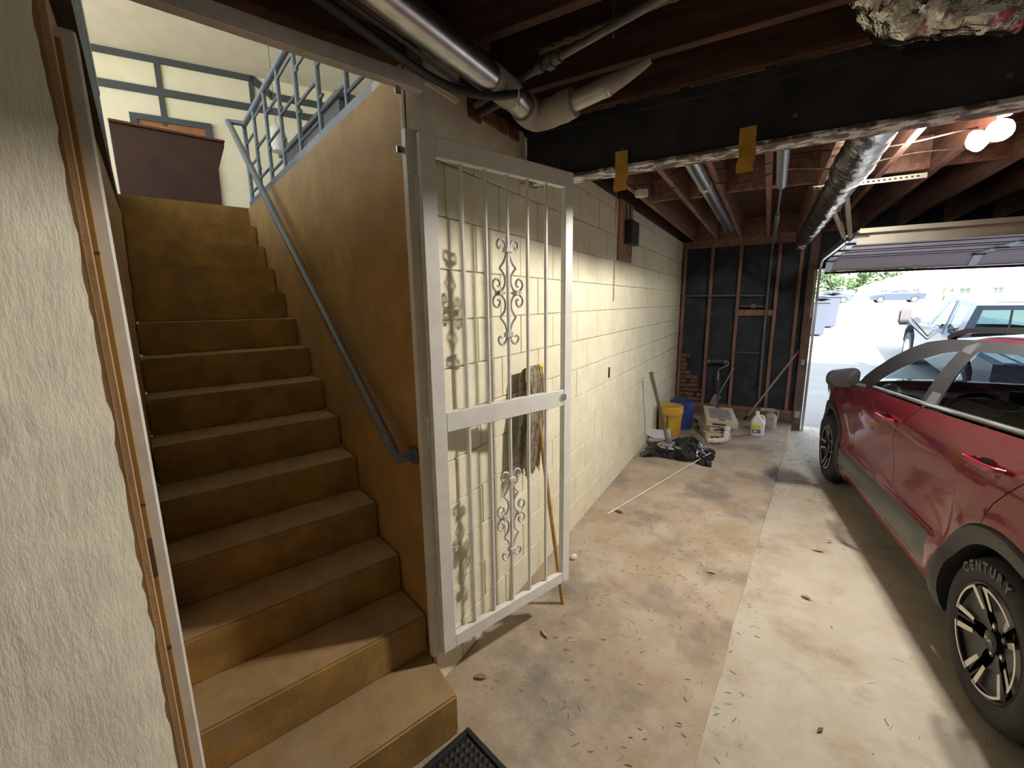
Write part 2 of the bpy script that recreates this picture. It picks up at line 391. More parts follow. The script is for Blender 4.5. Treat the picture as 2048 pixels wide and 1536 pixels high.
# ================================================================= UPSTAIRS (seen over the stair)
crm = mat('upstairs_cream_wall', (.74, .70, .52), .8, var=.05, scale=2)
trimgrey = mat('dark_grey_trim_paint', (.055, .065, .07), .6)
fu = MB(); zt = 2.36
fu.prism([(-3, -.3), (-3, 7.2), (4, 7.2), (4, 2.845), (-.83, 2.845), (-.83, -.3)], lambda a, b: (a, b, zt), (0, 0, .142))
fu.prism([(.13, .1), (4, 1.5), (4, 2.845), (.13, 2.845)], lambda a, b: (a, b, zt), (0, 0, .142))
struct(fu.build('floor_upstairs', ochre, None, loc=C0, rz=SRZ))
WR = -.21                                     # the far wall stands at an angle to the flight
WO = S(-.65, 6.5); wx = Vector((math.cos(SRZ+WR), math.sin(SRZ+WR), 0)); wy = Vector((-wx.y, wx.x, 0))
def on_w(x, y, off=0.0):
    p = onplane(x, y, wy, wy.dot(WO)+off)-WO; return Vector((wx.dot(p), off, p.z))
uw = struct(MB().box((-2.6, 0, 2.3), (5, .1, 5.0)).build('wall_upstairs', crm, None, loc=WO, rz=SRZ+WR))
z1 = .5*(on_w(225, 100).z+on_w(490, 155).z); z2 = .5*(on_w(235, 172).z+on_w(490, 213).z)
sv1 = on_w(318, 160).x; sv2 = on_w(503, 180).x
def hbar(z, s0, s1, wd): MB().box((s0, -.03, z-wd/2), (s1, 0, z+wd/2)).build('trim_strip', trimgrey, uw)
hbar(z1, -2.5, sv2+.04, .105); hbar(z2, -2.5, 4.9, .09); hbar(z1-.20, sv2+.22, 4.9, .09)
for sv, a, b in ((sv1, z2-.42, z1), (sv2, z2, z1+.02)): MB().box((sv-.03, -.028, a), (sv+.03, 0, b)).build('trim_strip', trimgrey, uw)
MB().bar((sv2, -.015, z1), (sv2+.26, -.015, z1-.20), .03, .09).build('trim_strip', trimgrey, uw)
dl = on_w(258, 224, -.03); dr = on_w(422, 243, -.03)
dd = struct(MB().box((dl.x+.07, -.025, 2.5), (dr.x-.07, -.005, dl.z-.075)).build('door_1', mat('brown_door', (.30, .12, .04), .5, var=.1), None, loc=WO, rz=SRZ+WR))
m = MB().box((dl.x, -.05, 2.5), (dl.x+.075, -.002, dl.z)); m.box((dr.x-.075, -.05, 2.5), (dr.x, -.002, dl.z)); m.box((dl.x+.075, -.05, dl.z-.075), (dr.x-.075, -.002, dl.z))
m.build('door_frame', trimgrey, dd)
m = MB(); m.box((-3.1, -.1, 2.3), (-3, .3, 4.95)); m.box((-3.1, 6.2, 2.3), (-3, 7.3, 4.95)); m.box((-3.1, .3, 2.3), (-3, 6.2, 2.5)); m.box((-3.1, .3, 4.8), (-3, 6.2, 4.95)); m.box((-3.1, 3.1, 2.5), (-3, 3.25, 4.8))
struct(m.build('wall_upstairs_left', crm, None, loc=C0, rz=SRZ))
m = MB(); m.box((4, .0, 2.82), (4.1, 3.4, 4.95)); m.box((4, 5.9, 2.3), (4.1, 6.9, 4.95)); m.box((4, 1.7, 2.3), (4.1, 5.9, 2.55)); m.box((4, 1.7, 2.5), (4.1, 3.4, 2.9)); m.box((4, 3.4, 4.6), (4.1, 5.9, 4.95))
struct(m.build('wall_upstairs_right', crm, None, loc=C0, rz=SRZ))
struct(MB().box((-3.1, -.06, 2.8), (4.1, 0.05, 4.95)).build('wall_upstairs_front', crm, None, loc=C0, rz=SRZ))
struct(MB().box((-3.1, -.06, 4.95), (4.1, 7.3, 5.05)).build('ceiling_upstairs', mat('upstairs_ceiling_paint', (.66, .63, .52), .85, var=.05, scale=3), None, loc=C0, rz=SRZ))
# exterior shell over the garage: front wall and roof that shade the drive
struct(MB().box((-1.2, 7.12, 2.08), (6.2, 7.25, 5.2)).build('wall_facade', outwhite))
struct(MB().prism([(-9, -1.2), (-2.2, -2.9), (6.4, -2.9), (6.4, 7.9), (-9, 7.9)], lambda a, b: (a, b, 5.2), (0, 0, .15)).build('roof', mat('roof_shingle', (.2, .18, .17), .9)))

# ================================================================= STAIR
RISE, RUN, U2 = .1788, .2336, .038
stt = thing('staircase', 'ochre painted concrete staircase climbing between two walls', 'stairs', C0, SRZ)
for k in range(1, 15):
    u = U2+(k-2)*RUN; z0, z1_ = (k-1)*RISE, k*RISE
    mb = MB()
    if k == 1: poly = [(-.84, -.235), (-.03, -.235), (-.012, -.03), (-.012, .06), (-.84, .06)]
    else: poly = [(SL(u)+.004, u), (-.004, u), (-.004, u+.27), (SL(u)+.004, u+.27)]
    mb.prism(poly, lambda a, b: (a, b, z0-(.004 if k > 1 else 0)), (0, 0, RISE+(.004 if k > 1 else 0))).build('step', ochre, stt, bevel=.008, seg=2)
# handrail pipe
hr = thing('handrail', 'blue-grey steel pipe handrail fixed to the brown stair wall', 'handrail', C0, SRZ)
a = on_s(795, 918, -.075); b = on_s(456, 243, -.075); c = on_s(838, 908, -.005)
MB().tube([b, b+(a-b)*.985, a, Vector((-.06, a.y-.006, a.z+.002)), Vector((-.045, a.y-.008, a.z+.004)), Vector((-.004, a.y-.008, a.z+.004))], .021, 12).build('rail_pipe', bluegrey, hr, smooth=50)
MB().tube([b+Vector((-.004, 0, 0)), Vector((.03, b.y-.09, b.z-.02))], .019, 12).build('rail_return', bluegrey, hr, smooth=50)
MB().lathe([(.04, 0), (.04, .008), (.022, .012)], 16, (-.012, a.y-.008, a.z+.004), 'x').build('wall_flange', bluegrey, hr, smooth=40)
# upstairs railings
def railing(label, s, ub, t):
    g = thing('stair_railing', label, 'railing', C0, SRZ, 'railings of the stair opening')
    zb, zt_ = 2.505, 3.125
    MB().box((s-.02, ub[-1]-.25, zb-.005), (s+.02, ub[0]+.03, zb+.04)).build('bottom_rail', railblue, g)
    MB().tube([(s, ub[-1]-.25, zt_), (s, ub[0]+.01, zt_)], .021, 8).build('top_rail', railblue, g, smooth=50)
    for i, u in enumerate(ub):
        r = .016 if i == 0 else .0135
        MB().tube([(s, u, zb+.03), (s, u, zt_)], r, 8).build('baluster', railblue, g, smooth=50)
    for i in range(len(ub)-1):
        fr = (.76, .47, .17) if i % 2 == 0 else (.9, .57, .23)
        for f_ in fr: MB().tube([(s, ub[i], zb+f_*.62), (s, ub[i+1], zb+f_*.62)], .009, 6).build('link_bar', railblue, g, smooth=50)
        for f_ in ((.62, .33) if i % 2 == 0 else (.74, .40)):
            MB().tube([(s, ub[i+1], zb+f_*.62), (s, ub[i+1]-.055, zb+f_*.62)], .009, 6).build('stub_bar', railblue, g, smooth=50)
    return g
ub = []
for q in ((506, 404), (526, 364), (548, 349), (572, 322), (604, 284), (644, 231), (693, 168)): ub.append(on_s(*q, .03).y)
ub = [ub[0]-i*(ub[0]-ub[6])/6 for i in range(7)]; ub += [ub[6]-.36, ub[6]-.7]
ub = [u for u in ub if u > .1]
railing('pale blue metal railing standing along the brown stair wall top', .03, ub, 0)
railing('dark blue metal railing along the black floor beam at stair opening', -.835, [2.78-i*.36 for i in range(8)], 0)
# dark cabinet, hall cabinet and pendant upstairs
bx = thing('lectern_cabinet', 'dark brown cabinet with flared top at the head of the stair', 'cabinet', C0, SRZ)
brn = mat('dark_brown_panel', (.075, .04, .035), .5, var=.1)
pol = [(-.80, 2.503), (-.135, 2.503), (-.125, 2.86), (-.06, 3.06), (-.06, 3.085), (-.80, 3.085)]
MB().prism(pol, lambda a, b: (a, 3.2, b), (0, .4, 0)).build('body', brn, bx, bevel=.004)
MB().box((-.80, 3.18, 3.087), (-.055, 3.62, 3.105)).build('top', mat('red_brown_edge', (.16, .06, .04), .4), bx, bevel=.003)
cb = thing('glazed_cabinet', 'dark grey glazed cabinet behind the pale blue railing upstairs', 'cabinet', C0, SRZ)
gcm = mat('dark_grey_cabinet', (.07, .08, .085), .5); paneM = mat('cabinet_pane', (.35, .40, .40), .1, spec=.8)
MB().box((1.0, 3.3, 2.503), (1.5, 5.6, 3.75)).build('body', gcm, cb, bevel=.006)
for i in range(4):
    u0 = 3.38+i*.56
    MB().box((.985, u0, 2.75), (.999, u0+.46, 3.62)).build('door_panel', mat('cab_door', (.11, .125, .13), .4), cb, bevel=.004)
    for k in range(2): MB().box((.975, u0+.06, 2.82+k*.4), (.986, u0+.40, 3.16+k*.4)).build('pane', paneM, cb, bevel=.003)
MB().box((.96, 3.25, 3.752), (1.55, 5.65, 3.80)).build('top', gcm, cb, bevel=.006)
pu = 4.6; pp = on_u(556, 282, pu)
pl = thing('pendant_lamp', 'white ornate pendant lamp hanging on a chain upstairs', 'lamp', C0+SR*pp.x+SU*pu, SRZ)
m = MB(); m.lathe([(.03, .17), (.075, .13), (.10, .05), (.105, -.03), (.085, -.10), (.09, -.12), (.06, -.13)], 20, (0, 0, pp.z)); m.build('shade', mat('white_ceramic_shade', (.72, .72, .70), .5, bump=.6, bscale=60), pl, smooth=40)
for i in range(60):
    z0 = pp.z+.18+i*.021
    if z0 > 4.93: break
    MB().tube([(.006*math.cos(a_)*(i % 2), .006*math.cos(a_)*((i+1) % 2), z0+.013*math.sin(a_)) for a_ in [k*PI/4 for k in range(8)]], .0022, 4, closed=True).build('chain_link', steeldull, pl)

# ================================================================= GATE
struct(MB().box((-.018, -.031, .195), (.036, .0, 2.285)).build('trim_6', white, None, loc=C0, rz=SRZ, bevel=.002))
MB().box((-.045, -.02, 2.205), (-.016, -.012, 2.225)).build('latch_tab', steel, bpy.data.objects['trim_6'])
gt = thing('security_gate', 'white metal security gate with scroll ornaments, swung open before the block wall', 'gate', C0, SRZ)
G0, G1, GZ0, GZ1, GA, GB = .018, .803, .214, 2.272, -.062, -.032
def gbox(name, s0, s1, z0, z1, a=GA, b=GB): return MB().box((s0, a, z0), (s1, b, z1)).build(name, white, gt, bevel=.0025)
gbox('stile', G0, G0+.062, GZ0, GZ1); gbox('stile', G1-.052, G1, GZ0, GZ1)
gbox('rail', G0+.062, G1-.052, GZ1-.07, GZ1); gbox('rail', G0+.062, G1-.052, GZ0, GZ0+.06); gbox('rail', G0+.062, G1-.052, 1.19, 1.27)
bs = [G0+.062+(G1-G0-.114)*k/6 for k in range(1, 6)]
for k, s_ in enumerate(bs):
    for z0, z1_ in ((GZ0+.06, 1.19), (1.27, GZ1-.07)): gbox('bar', s_-.007, s_+.007, z0, z1_, -.054, -.040)
MB().lathe([(.020, -.001), (.020, .001)], 20, (.745, GA, 1.231), 'y').build('lock_hole_shade', mat('lock_bore_shadow', (.30, .30, .29), .5, .5), gt)  # no hole cut: grey disc painted as the shade in the lock hole
MB().tube([(.745+.021*math.cos(t*PI/12), GA-.001, 1.231+.021*math.sin(t*PI/12)) for t in range(24)], .0022, 5, closed=True).build('lock_rim', white, gt, smooth=50)
for z_ in (2.08, 1.20, .42):
    hg = MB().tube([(.014, -.034, z_-.06), (.014, -.034, z_+.06)], .008, 8).build('hinge', white, gt, smooth=40)
HALF = [(.052, 0), (.026, .025), (.019, .05), (.026, .077), (.052, .102)]
HALF2 = [(.052, .102), (.026, .127), (.013, .155), (.010, .176), (.013, .19), (.025, .21), (.046, .217), (.063, .206), (.066, .19), (.055, .181), (.044, .187)]
SIDE = [(.052, 0), (.078, .008), (.096, .028), (.092, .048), (.072, .058), (.054, .045), (.056, .030), (.068, .028)]
sc_o = mat('white_scroll_paint', (.66, .65, .61), .45)
for zc in (1.733, .719):
    sc0 = bs[2]
    for sx in (-1, 1):
        for sz in (-1, 1):
            for P_, nm in ((HALF+[None]+HALF2, 'scroll'), (SIDE, 'side_scroll')):
                mb = MB()
                segs = []
                cur = []
                for q in P_:
                    if q is None: segs.append(cur); cur = []
                    else: cur.append(q)
                segs.append(cur)
                for sg in segs: mb.tube(smoothpts([(sc0+sx*q[0]*.84, -.047, zc+sz*q[1]*1.0) for q in sg], 5), .0052, 6)
                mb.build(nm, sc_o, gt, smooth=60)
        MB().box((sc0+sx*.044-.011, -.060, zc-.011), (sc0+sx*.044+.011, -.036, zc+.011)).build('collar', sc_o, gt, bevel=.003)
        for e in (-1, 1): MB().lathe([(0, -.012), (.007, 0), (0, .012)], 4, (sc0+sx*.044+e*.022, -.047, zc), 'x', cap=False).build('diamond_stud', sc_o, gt)
    for sz in (-1, 1): MB().box((sc0-.019, -.062, zc+sz*.176-.011), (sc0+.019, -.034, zc+sz*.176+.011)).build('collar', sc_o, gt, bevel=.003)

# ================================================================= PIPES, DUCTS AND CABLES UNDER THE CEILING
def tube_thing(name, label, cat, pts, r, mt, n=14, group=None, parts=()):
    o = MB().tube(pts, r, n).build(name, mt, None, smooth=50); return tag(o, label, cat, group)
dp = thing('vent_duct', 'shiny round metal duct with cloth-wrapped elbow above the gate', 'duct')
MB().tube([(-.905, -.6, 2.462), (-.90, .93, 2.455), (-.885, 1.38, 2.45)], .048, 20).build('pipe', steel, dp, smooth=50)
MB().tube([(-.885, 1.38, 2.45), (-.882, 1.52, 2.447)], [.052, .052], 20).build('wrap_band', cloth, dp, smooth=50)
MB().tube([(-.882, 1.52, 2.447), (-.882, 1.64, 2.44)], .048, 20).build('pipe', steel, dp, smooth=50)
el = smoothpts([(-.882, 1.62, 2.44), (-.878, 1.685, 2.432), (-.83, 1.70, 2.425), (-.70, 1.69, 2.44)], 5)
MB().tube(el, [.054+.004*noise.noise(p*30) for p in el], 18).build('elbow_wrap', cloth, dp, smooth=60)
MB().tube([(-.72, 1.69, 2.437), (-.56, 1.69, 2.465)], .034, 20).build('pipe', mat('white_pipe', (.55, .56, .52), .3, .4), dp, smooth=50)
el = smoothpts([(-.58, 1.69, 2.462), (-.50, 1.695, 2.485), (-.42, 1.70, 2.515)], 5)
MB().tube(el, [.037-.0025*i for i in range(len(el))], 14).build('end_wrap', cloth, dp, smooth=60)
tube_thing('black_hose', 'thick black hose slung under the metal duct, tied at its end', 'hose', smoothpts([(-1.04, -.3, 2.47), (-1.01, .5, 2.44), (-1.0, .81, 2.425), (-.985, 1.19, 2.40), (-.90, 1.36, 2.39), (-.79, 1.466, 2.41)], 6), .0135, hosemat, 12)
tube_thing('zip_tie', 'white zip tie around the end of the black hose', 'cable tie', [Vector((-.81, 1.447, 2.407))+Vector((math.cos(a_)*.012, -math.cos(a_)*.012, math.sin(a_)*.017)) for a_ in [k*PI/6 for k in range(13)]]+[Vector((-.80, 1.44, 2.36))], .0025, white, 6)
tube_thing('thin_cable', 'thin dark cable lying along the shiny metal duct', 'cable', smoothpts([(-.93, .3, 2.40), (-.925, .93, 2.403), (-.93, 1.15, 2.402), (-.95, 1.33, 2.41)], 6), .006, hosemat, 8)
gp = thing('water_pipe', 'dark steel water pipe with hex coupling crossing above the gate', 'pipe')
MB().tube([(-1.19, 1.655, 2.50), (.9, .98, 2.50)], .0125, 12).build('pipe', steeldull, gp, smooth=50)
cq = onz(1095, 126, 2.5)
for k, r_ in ((-.05, .019), (0, .026), (.03, .02)): 
    d_ = Vector((.952, -.307, 0)); MB().tube([cq+d_*k, cq+d_*(k+.028)], r_, 6 if r_ > .02 else 12).build('coupling', steeldull, gp)
MB().tube([(-1.17, 1.685, 2.475), (-.86, 1.585, 2.475)], .011, 10).build('stub_pipe', steeldull, gp, smooth=50)
MB().tube([(-.50, 1.53, 2.53), (-.50, 1.532, 2.70)], .004, 6).build('hanger', steeldull, gp)
rp = MB()
for k in range(3):
    ph = 2*PI*k/3; rp.tube([Vector((-.80+t*.06, 1.60-t*.005, 2.60))+Vector((0, .007*math.cos(t*2.4+ph), .007*math.sin(t*2.4+ph))) for t in range(30)], .007, 6)
tag(rp.build('frayed_rope', mat('frayed_rope_fibre', (.16, .13, .07), .9), None, smooth=60), 'frayed tan rope strung between the dark joists', 'rope')
def crumple(pts, r, n=26, amp=.25, fr=7, seed=0, per=10):
    ps = smoothpts(pts, per); mb = MB(); k = len(ps); vs = []
    mb.tube(ps, r, n)
    nv = []
    for i, p in enumerate(mb.v):
        p = Vector(p); c = ps[min(i//n, k-1)]; d_ = p-c
        f_ = 1+amp*noise.noise(p*fr+Vector((seed, 0, 0)))+amp*.55*noise.noise(p*fr*2.7+Vector((0, seed, 0)))+amp*.5*(abs(noise.noise(p*fr*5.3+Vector((0, 0, seed))))-.2)
        nv.append(tuple(c+d_*f_))
    mb.v = nv; return mb
tag(crumple([(.23, 1.90, 2.66), (.30, 1.90, 2.57), (.45, 1.90, 2.53), (.60, 1.90, 2.53), (.73, 1.90, 2.55), (.92, 1.90, 2.60)], [.10]*91, 64, .26, 8, 3, 18).build('foil_bundle', foil, None, smooth=28), 'crumpled foil-wrapped duct bulging below the dark ceiling beside the steel beam', 'duct')
fd = thing('foil_duct', 'long foil-wrapped flexible duct running between the joists to the far wall', 'duct')
crumple([(.345, 2.25, 2.435), (.35, 3.2, 2.425), (.35, 4.6, 2.42), (.335, 5.6, 2.425), (.32, 6.45, 2.42)], [.088]*161, 30, .12, 9, 1, 40).build('sleeve', foil, fd, smooth=14)
crumple([(.32, 6.43, 2.42), (.31, 6.55, 2.38), (.30, 6.62, 2.32)], [.075]*9+[.06]*12, 14, .3, 14, 5).build('crumpled_end', foil, fd, smooth=25)
for y_ in (3.15, 3.35): MB().tube([Vector((.35+.096*math.cos(a_), y_+.02*math.cos(a_), 2.425+.096*math.sin(a_))) for a_ in [k*PI/12 for k in range(24)]], .005, 6, closed=True).build('wire_tie', steeldull, fd)
sp = thing('metal_flue', 'slim shiny metal flue pipe between the ceiling joists near the block wall', 'pipe')
MB().tube([(-.468, 2.2, 2.52), (-.45, 5.85, 2.50)], .045, 18).build('pipe', steel, sp, smooth=50)
for y_ in (3.55, 4.9, 5.7): MB().tube([(-.461, y_, 2.51), (-.460, y_+.06, 2.51)], .047, 18).build('tape_band', mat('pale_tape', (.6, .58, .52), .6), sp, smooth=50)
up = thing('utility_pipe', 'grey utility pipe from the ceiling down the dark stud wall', 'pipe')
MB().tube([(-.0, 2.2, 2.45), (.015, 3.5, 2.43)], .030, 14).build('sleeve', mat('grey_pipe_sleeve', (.30, .32, .34), .4, .6, var=.15, scale=40), up, smooth=50)
MB().tube([(.015, 3.5, 2.43), (0.012, 4.6, 2.42)], .008, 8).build('rod', steeldull, up, smooth=50)
MB().tube([(.012, 4.55, 2.42), (0, 6.6, 2.41)], .021, 12).build('pipe', steeldull, up, smooth=50)
MB().tube(smoothpts([(0, 6.6, 2.41), (-.005, 6.93, 2.40), (-.008, 6.945, 2.2), (-.01, 6.945, 1.4), (.0, 6.945, .3)], 5), .0175, 12).build('down_pipe', steeldull, up, smooth=50)
bp_ = thing('wall_pipes', 'thin dark pipes with a valve crossing the open studs', 'pipe')
MB().tube([(WX+.02, 6.955, 1.765), (-.04, 6.95, 1.75)], .013, 10).build('pipe', steeldull, bp_, smooth=50)
MB().tube([(-.33, 6.94, 1.61), (-.03, 6.94, 1.60)], .011, 10).build('pipe', steeldull, bp_, smooth=50)
MB().lathe([(.012, -.03), (.032, -.02), (.036, 0), (.03, .02), (.012, .03)], 12, (-.17, 6.93, 1.61), 'y').build('valve', mat('brass_valve', (.25, .2, .13), .5, .5), bp_, smooth=50)
MB().tube([(-.36, 6.945, .96), (-.03, 6.945, .955)], .008, 8).build('pipe', steeldull, bp_, smooth=50)
# wiring stapled along the joists
cb2 = thing('ceiling_wires', 'brown electric cables strung loosely across the far joists', 'cable')
for y_, dz, xs_ in ((3.35, 0, (-1.0, 1.2)), (3.62, -.02, (-.95, 1.0))):
    pts = []
    for i in range(23):
        x = xs_[0]+(xs_[1]-xs_[0])*i/22; pts.append((x, y_+.03*math.sin(i*1.1), 2.545+dz+.022*math.sin(i*.9+y_)))
    MB().tube(smoothpts(pts, 3), .0045, 6).build('wire', mat('brown_wire', (.045, .03, .025), .6), cb2, smooth=60)
q = onz(1283, 388, 2.50)
jb = thing('junction_box', 'round white ceiling junction box below the first joist', 'junction box', (q.x, q.y, 2.48))
MB().lathe([(.045, 0), (.05, .006), (.05, .045), (.042, .05)], 20).build('cover', mat('offwhite_plastic', (.60, .60, .52), .5), jb, smooth=40)
MB().tube([(0, 0, .05), (.01, .01, .08)], .01, 8).build('nipple', steeldull, jb)
# wooden board with the switch gear on the block wall
p0 = onx(1238, 520, WX+.02); p1 = onx(1263, 522, WX+.02)
eb = thing('switch_board', 'wooden plank with black electric switch box on the block wall', 'switch box', (WX, p0.y, 0))
wdt = p1.y-p0.y
MB().box((.001, 0, p0.z), (.022, wdt, 2.53)).build('plank', mat('plank_wood', (.33, .17, .10), .7, var=.25, scale=7, stretch=(3, 3, .4)), eb, bevel=.002)
q0 = onx(1252, 488, WX+.03).z; q1 = onx(1252, 440, WX+.03).z
MB().box((.022, wdt*.35, q0), (.085, wdt*.95, q1)).build('box', mat('black_switchgear', (.03, .03, .032), .4), eb, bevel=.003)
MB().box((.03, wdt*.95, q0+.02), (.036, wdt*1.35, q1-.005)).build('open_cover', mat('black_switchgear', (.03, .03, .032), .4), eb, bevel=.001)
for i in range(3): MB().box((.037, wdt*1.0, q0+.04+i*.05), (.045, wdt*1.25, q0+.065+i*.05)).build('contact', mat('copper_contact', (.5, .3, .18), .4, .6), eb)
MB().tube(smoothpts([(.04, wdt*.6, q0), (.035, wdt*.5, q0-.06), (.03, wdt*.75, q0-.1), (.028, wdt*.85, q0-.01)], 5), .003, 6).build('wire', hosemat, eb)
for i in (0, 1): MB().tube([(.03, wdt*(.4+.3*i), q1), (.03, wdt*(.35+.3*i), 2.52)], .004, 6).build('wire', hosemat, eb)
ch = ony(1234, 345, 2.16); ce_ = ony(1223, 607, 2.16)
chn = thing('pull_chain', 'long thin metal pull chain hanging from the steel beam flange', 'chain', (ch.x, 2.16, 0))
n_l = int((2.285-ce_.z)/.0155)
lk = None
for i in range(n_l):
    if lk is None:
        lk = MB().tube([(.004*math.cos(a_), 0, .0095*math.sin(a_)) for a_ in [k*PI/4 for k in range(8)]], .0014, 4, closed=True).build('chain_link', mat('dull_chain', (.3, .28, .25), .4, .8), chn, loc=(0, 0, 2.275))
    else:
        o = link('chain_link', lk.data, chn, (0, 0, 2.275-i*.0155), (PI/2 if i % 2 else 0))
# tape strips on the beam
for (xa, xb, ya, yb), lab in (((1478, 1512, 283, 346), 'amber paper tape strip hanging below the beam, the wider one'), ((1231, 1256, 332, 383), 'torn amber paper tape strip on the beam beside the pull chain')):
    a = onz(xa, ya, 2.285); b = onz(xb, ya, 2.285)
    zb = ony(.5*(xa+xb), yb, 2.09).z
    mb = MB()
    x0, x1 = ony(xa, ya, 2.08).x, ony(xb, ya, 2.08).x
    def tp(u_, v_):
        x = x0+(x1-x0)*u_; L_ = v_
        if L_ < .35: return (x, 2.072, 2.36-(L_/.35)*.075)
        t = (L_-.35)/.65; return (x+.004*math.sin(t*6), 2.070-.004*math.sin(t*3)+.004*u_, 2.285-t*(2.285-zb)+(.012*noise.noise(Vector((u_*5, 0, 1))) if v_ == 1 else 0))
    mb.grid(tp, 8, 24); tag(mb.build('tape_strip', amber, None, smooth=60), lab, 'tape')
    mb = None
# twin flood lamp: the lamp that lights this end of the garage
lp = thing('flood_lamp', 'lit twin-head flood lamp on the garage ceiling', 'lamp', (.93, 3.42, 2.53))
MB().lathe([(.065, .0), (.065, .02), (.03, .03)], 20, (0, 0, -.03)).build('base_plate', white, lp, smooth=40)
bulbm = mat('lit_bulb_glass', (1.0, .93, .82), .3, emit=2350)
for i, q in enumerate(((1998, 262), (1948, 284))):
    hp = onz(*q, 2.475 if i == 0 else 2.455)-Vector((.93, 3.42, 2.53))
    MB().tube([(0, 0, -.02), hp*.6], .011, 8).build('arm', white, lp)
    dv = Vector((-.45, -.7, -.45)).normalized() if i == 0 else Vector((-.75, -.35, -.35)).normalized()
    hd_ = MB(); hd_.tube([hp-dv*.10, hp-dv*.06, hp-dv*.01], [.022, .03, .052], 18); hd_.build('lamp_head', mat('lamp_housing', (.6, .58, .52), .5), lp, smooth=50)
    MB().tube([hp-dv*.008, hp+dv*.012, hp+dv*.022], [.036, .032, .012], 18).build('bulb', bulbm, lp, smooth=60)

# ================================================================= GARAGE DOOR
gd = thing('garage_door', 'mauve-grey sectional garage door raised on its overhead tracks', 'garage door')
pan = mat('mauve_door_panel', (.50, .45, .56), .45, .1); lav = mat('door_stile_metal', (.60, .62, .72), .35, .6)
X0, X1 = .60, 5.45
secs = [((6.97, 2.035), (6.80, 2.165)), ((6.80, 2.165), (6.27, 2.185)), ((6.27, 2.185), (5.74, 2.195)), ((5.74, 2.195), (5.21, 2.205)), ((5.21, 2.205), (4.72, 2.215))]
for i, (a, b) in enumerate(secs):
    pa = Vector((X0, a[0], a[1])); pb = Vector((X0, b[0], b[1])); d_ = (pb-pa); nn = Vector((0, -d_.z, d_.y)).normalized()
    if nn.z < 0: nn = -nn
    d1 = d_.normalized()*.003
    mb = MB(); vs = [pa+d1, pb-d1]; L_ = Vector((X1-X0, 0, 0))
    pts = [vs[0], vs[1], vs[1]+nn*.035, vs[0]+nn*.035]
    mb.add(pts+[p+L_ for p in pts], [(0,1,2,3),(7,6,5,4),(0,4,5,1),(1,5,6,2),(2,6,7,3),(3,7,4,0)]); mb.build('door_section', pan, gd)
    for f_ in ((.35, .7) if i else ()):
        c_ = pa+(pb-pa)*f_-nn*.004; MB().box((X0, c_.y-.006, c_.z-.004), (X1, c_.y+.006, c_.z+.006)).build('rib_shadow', mat('rib_shadow_line', (.20, .18, .23), .5), gd)  # darker than the panels: shadow lines painted along the sections
    for xs_ in (X0+.03, 1.95, 3.2, 4.4):
        q0 = pa+Vector((xs_-X0, 0, 0))-nn*.008; q1 = pb+Vector((xs_-X0, 0, 0))-nn*.008
        MB().bar(q0, q1, .07, .012, up=nn).build('stile', lav, gd)
        MB().bar(q1-Vector((.0, .03, .012)), q1+Vector((0, .03, -.012)), .10, .012).build('hinge', mat('hinge_dark', (.09, .085, .10), .5, .5), gd)
MB().box((X0, 6.955, 2.005), (X1, 6.99, 2.035)).build('bottom_seal', rubber, gd)
strutm = mat('galvanised_strut', (.46, .45, .38), .5, .5, var=.06)
m = MB(); m.box((X0, 4.70, 2.13), (X1, 4.706, 2.215)); m.box((X0, 4.66, 2.13), (X1, 4.70, 2.134)); m.box((X0, 4.62, 2.215), (X1, 4.72, 2.219)); m.box((X0, 4.62, 2.219), (X1, 4.624, 2.25)); m.build('top_strut', strutm, gd)
def track(x):
    tr = MB(); pts = [(x, 6.93, -.09), (x, 6.93, 1.95)]+[(x, 6.93-.22*(1-math.cos(t)), 1.95+.24*math.sin(t)) for t in [k*PI/16 for k in range(1, 9)]]+[(x, 4.80, 2.20)]
    for p, q in zip(pts[:-1], pts[1:]):
        d_ = (Vector(q)-Vector(p)).normalized(); nn = Vector((1, 0, 0)).cross(d_)
        tr.bar(p, q, .004, .055, up=nn)
        tr.bar(Vector(p)+nn*.027+Vector((.012, 0, 0)), Vector(q)+nn*.027+Vector((.012, 0, 0)), .024, .004, up=nn)
        tr.bar(Vector(p)-nn*.027+Vector((.012, 0, 0)), Vector(q)-nn*.027+Vector((.012, 0, 0)), .024, .004, up=nn)
    tr.build('track', steel, gd)
track(.535); track(5.5)
MB().tube([(.50, 6.91, 1.45), (.50, 6.91, 2.06)], .016, 10).build('track_bracket', strutm, gd)
# perforated hangers of the track
hg = thing('track_hanger', 'perforated steel angle hangers holding the garage door track', 'bracket')
def perf(p, q):
    p, q = Vector(p), Vector(q); d_ = (q-p); mb = MB(); mb.bar(p, q, .034, .003); mb.bar(p+Vector((0, -.016, 0.0)), q+Vector((0, -.016, 0)), .003, .034); o = mb.build('angle', strutm, hg)
    n = int(d_.length/.03); mh = MB(); dn = d_.normalized(); sd = dn.cross(Vector((0, -1, 0))); 
    for i in range(1, n):
        c_ = p+dn*(i*.03)+Vector((0, -.0176, 0)); mh.bar(c_-dn*.007, c_+dn*.007, .011, .0012, up=Vector((0, 1, 0)))
    stuff(mh.build('perforations', dark, o))
a = onz(1625, 378, 2.515); b = onz(1857, 348, 2.515); hy = a.y
perf((a.x, hy, 2.515), (b.x, hy, 2.515))
e = Vector((.535, 4.80, 2.20))
ta, tb = ony(1650, 385, hy+.02), ony(1692, 372, hy+.02)
perf((ta.x, hy+.02, 2.505), e+Vector((-.01, -.01, 0))); perf((tb.x, hy+.02, 2.505), e+Vector((.03, -.01, 0)))
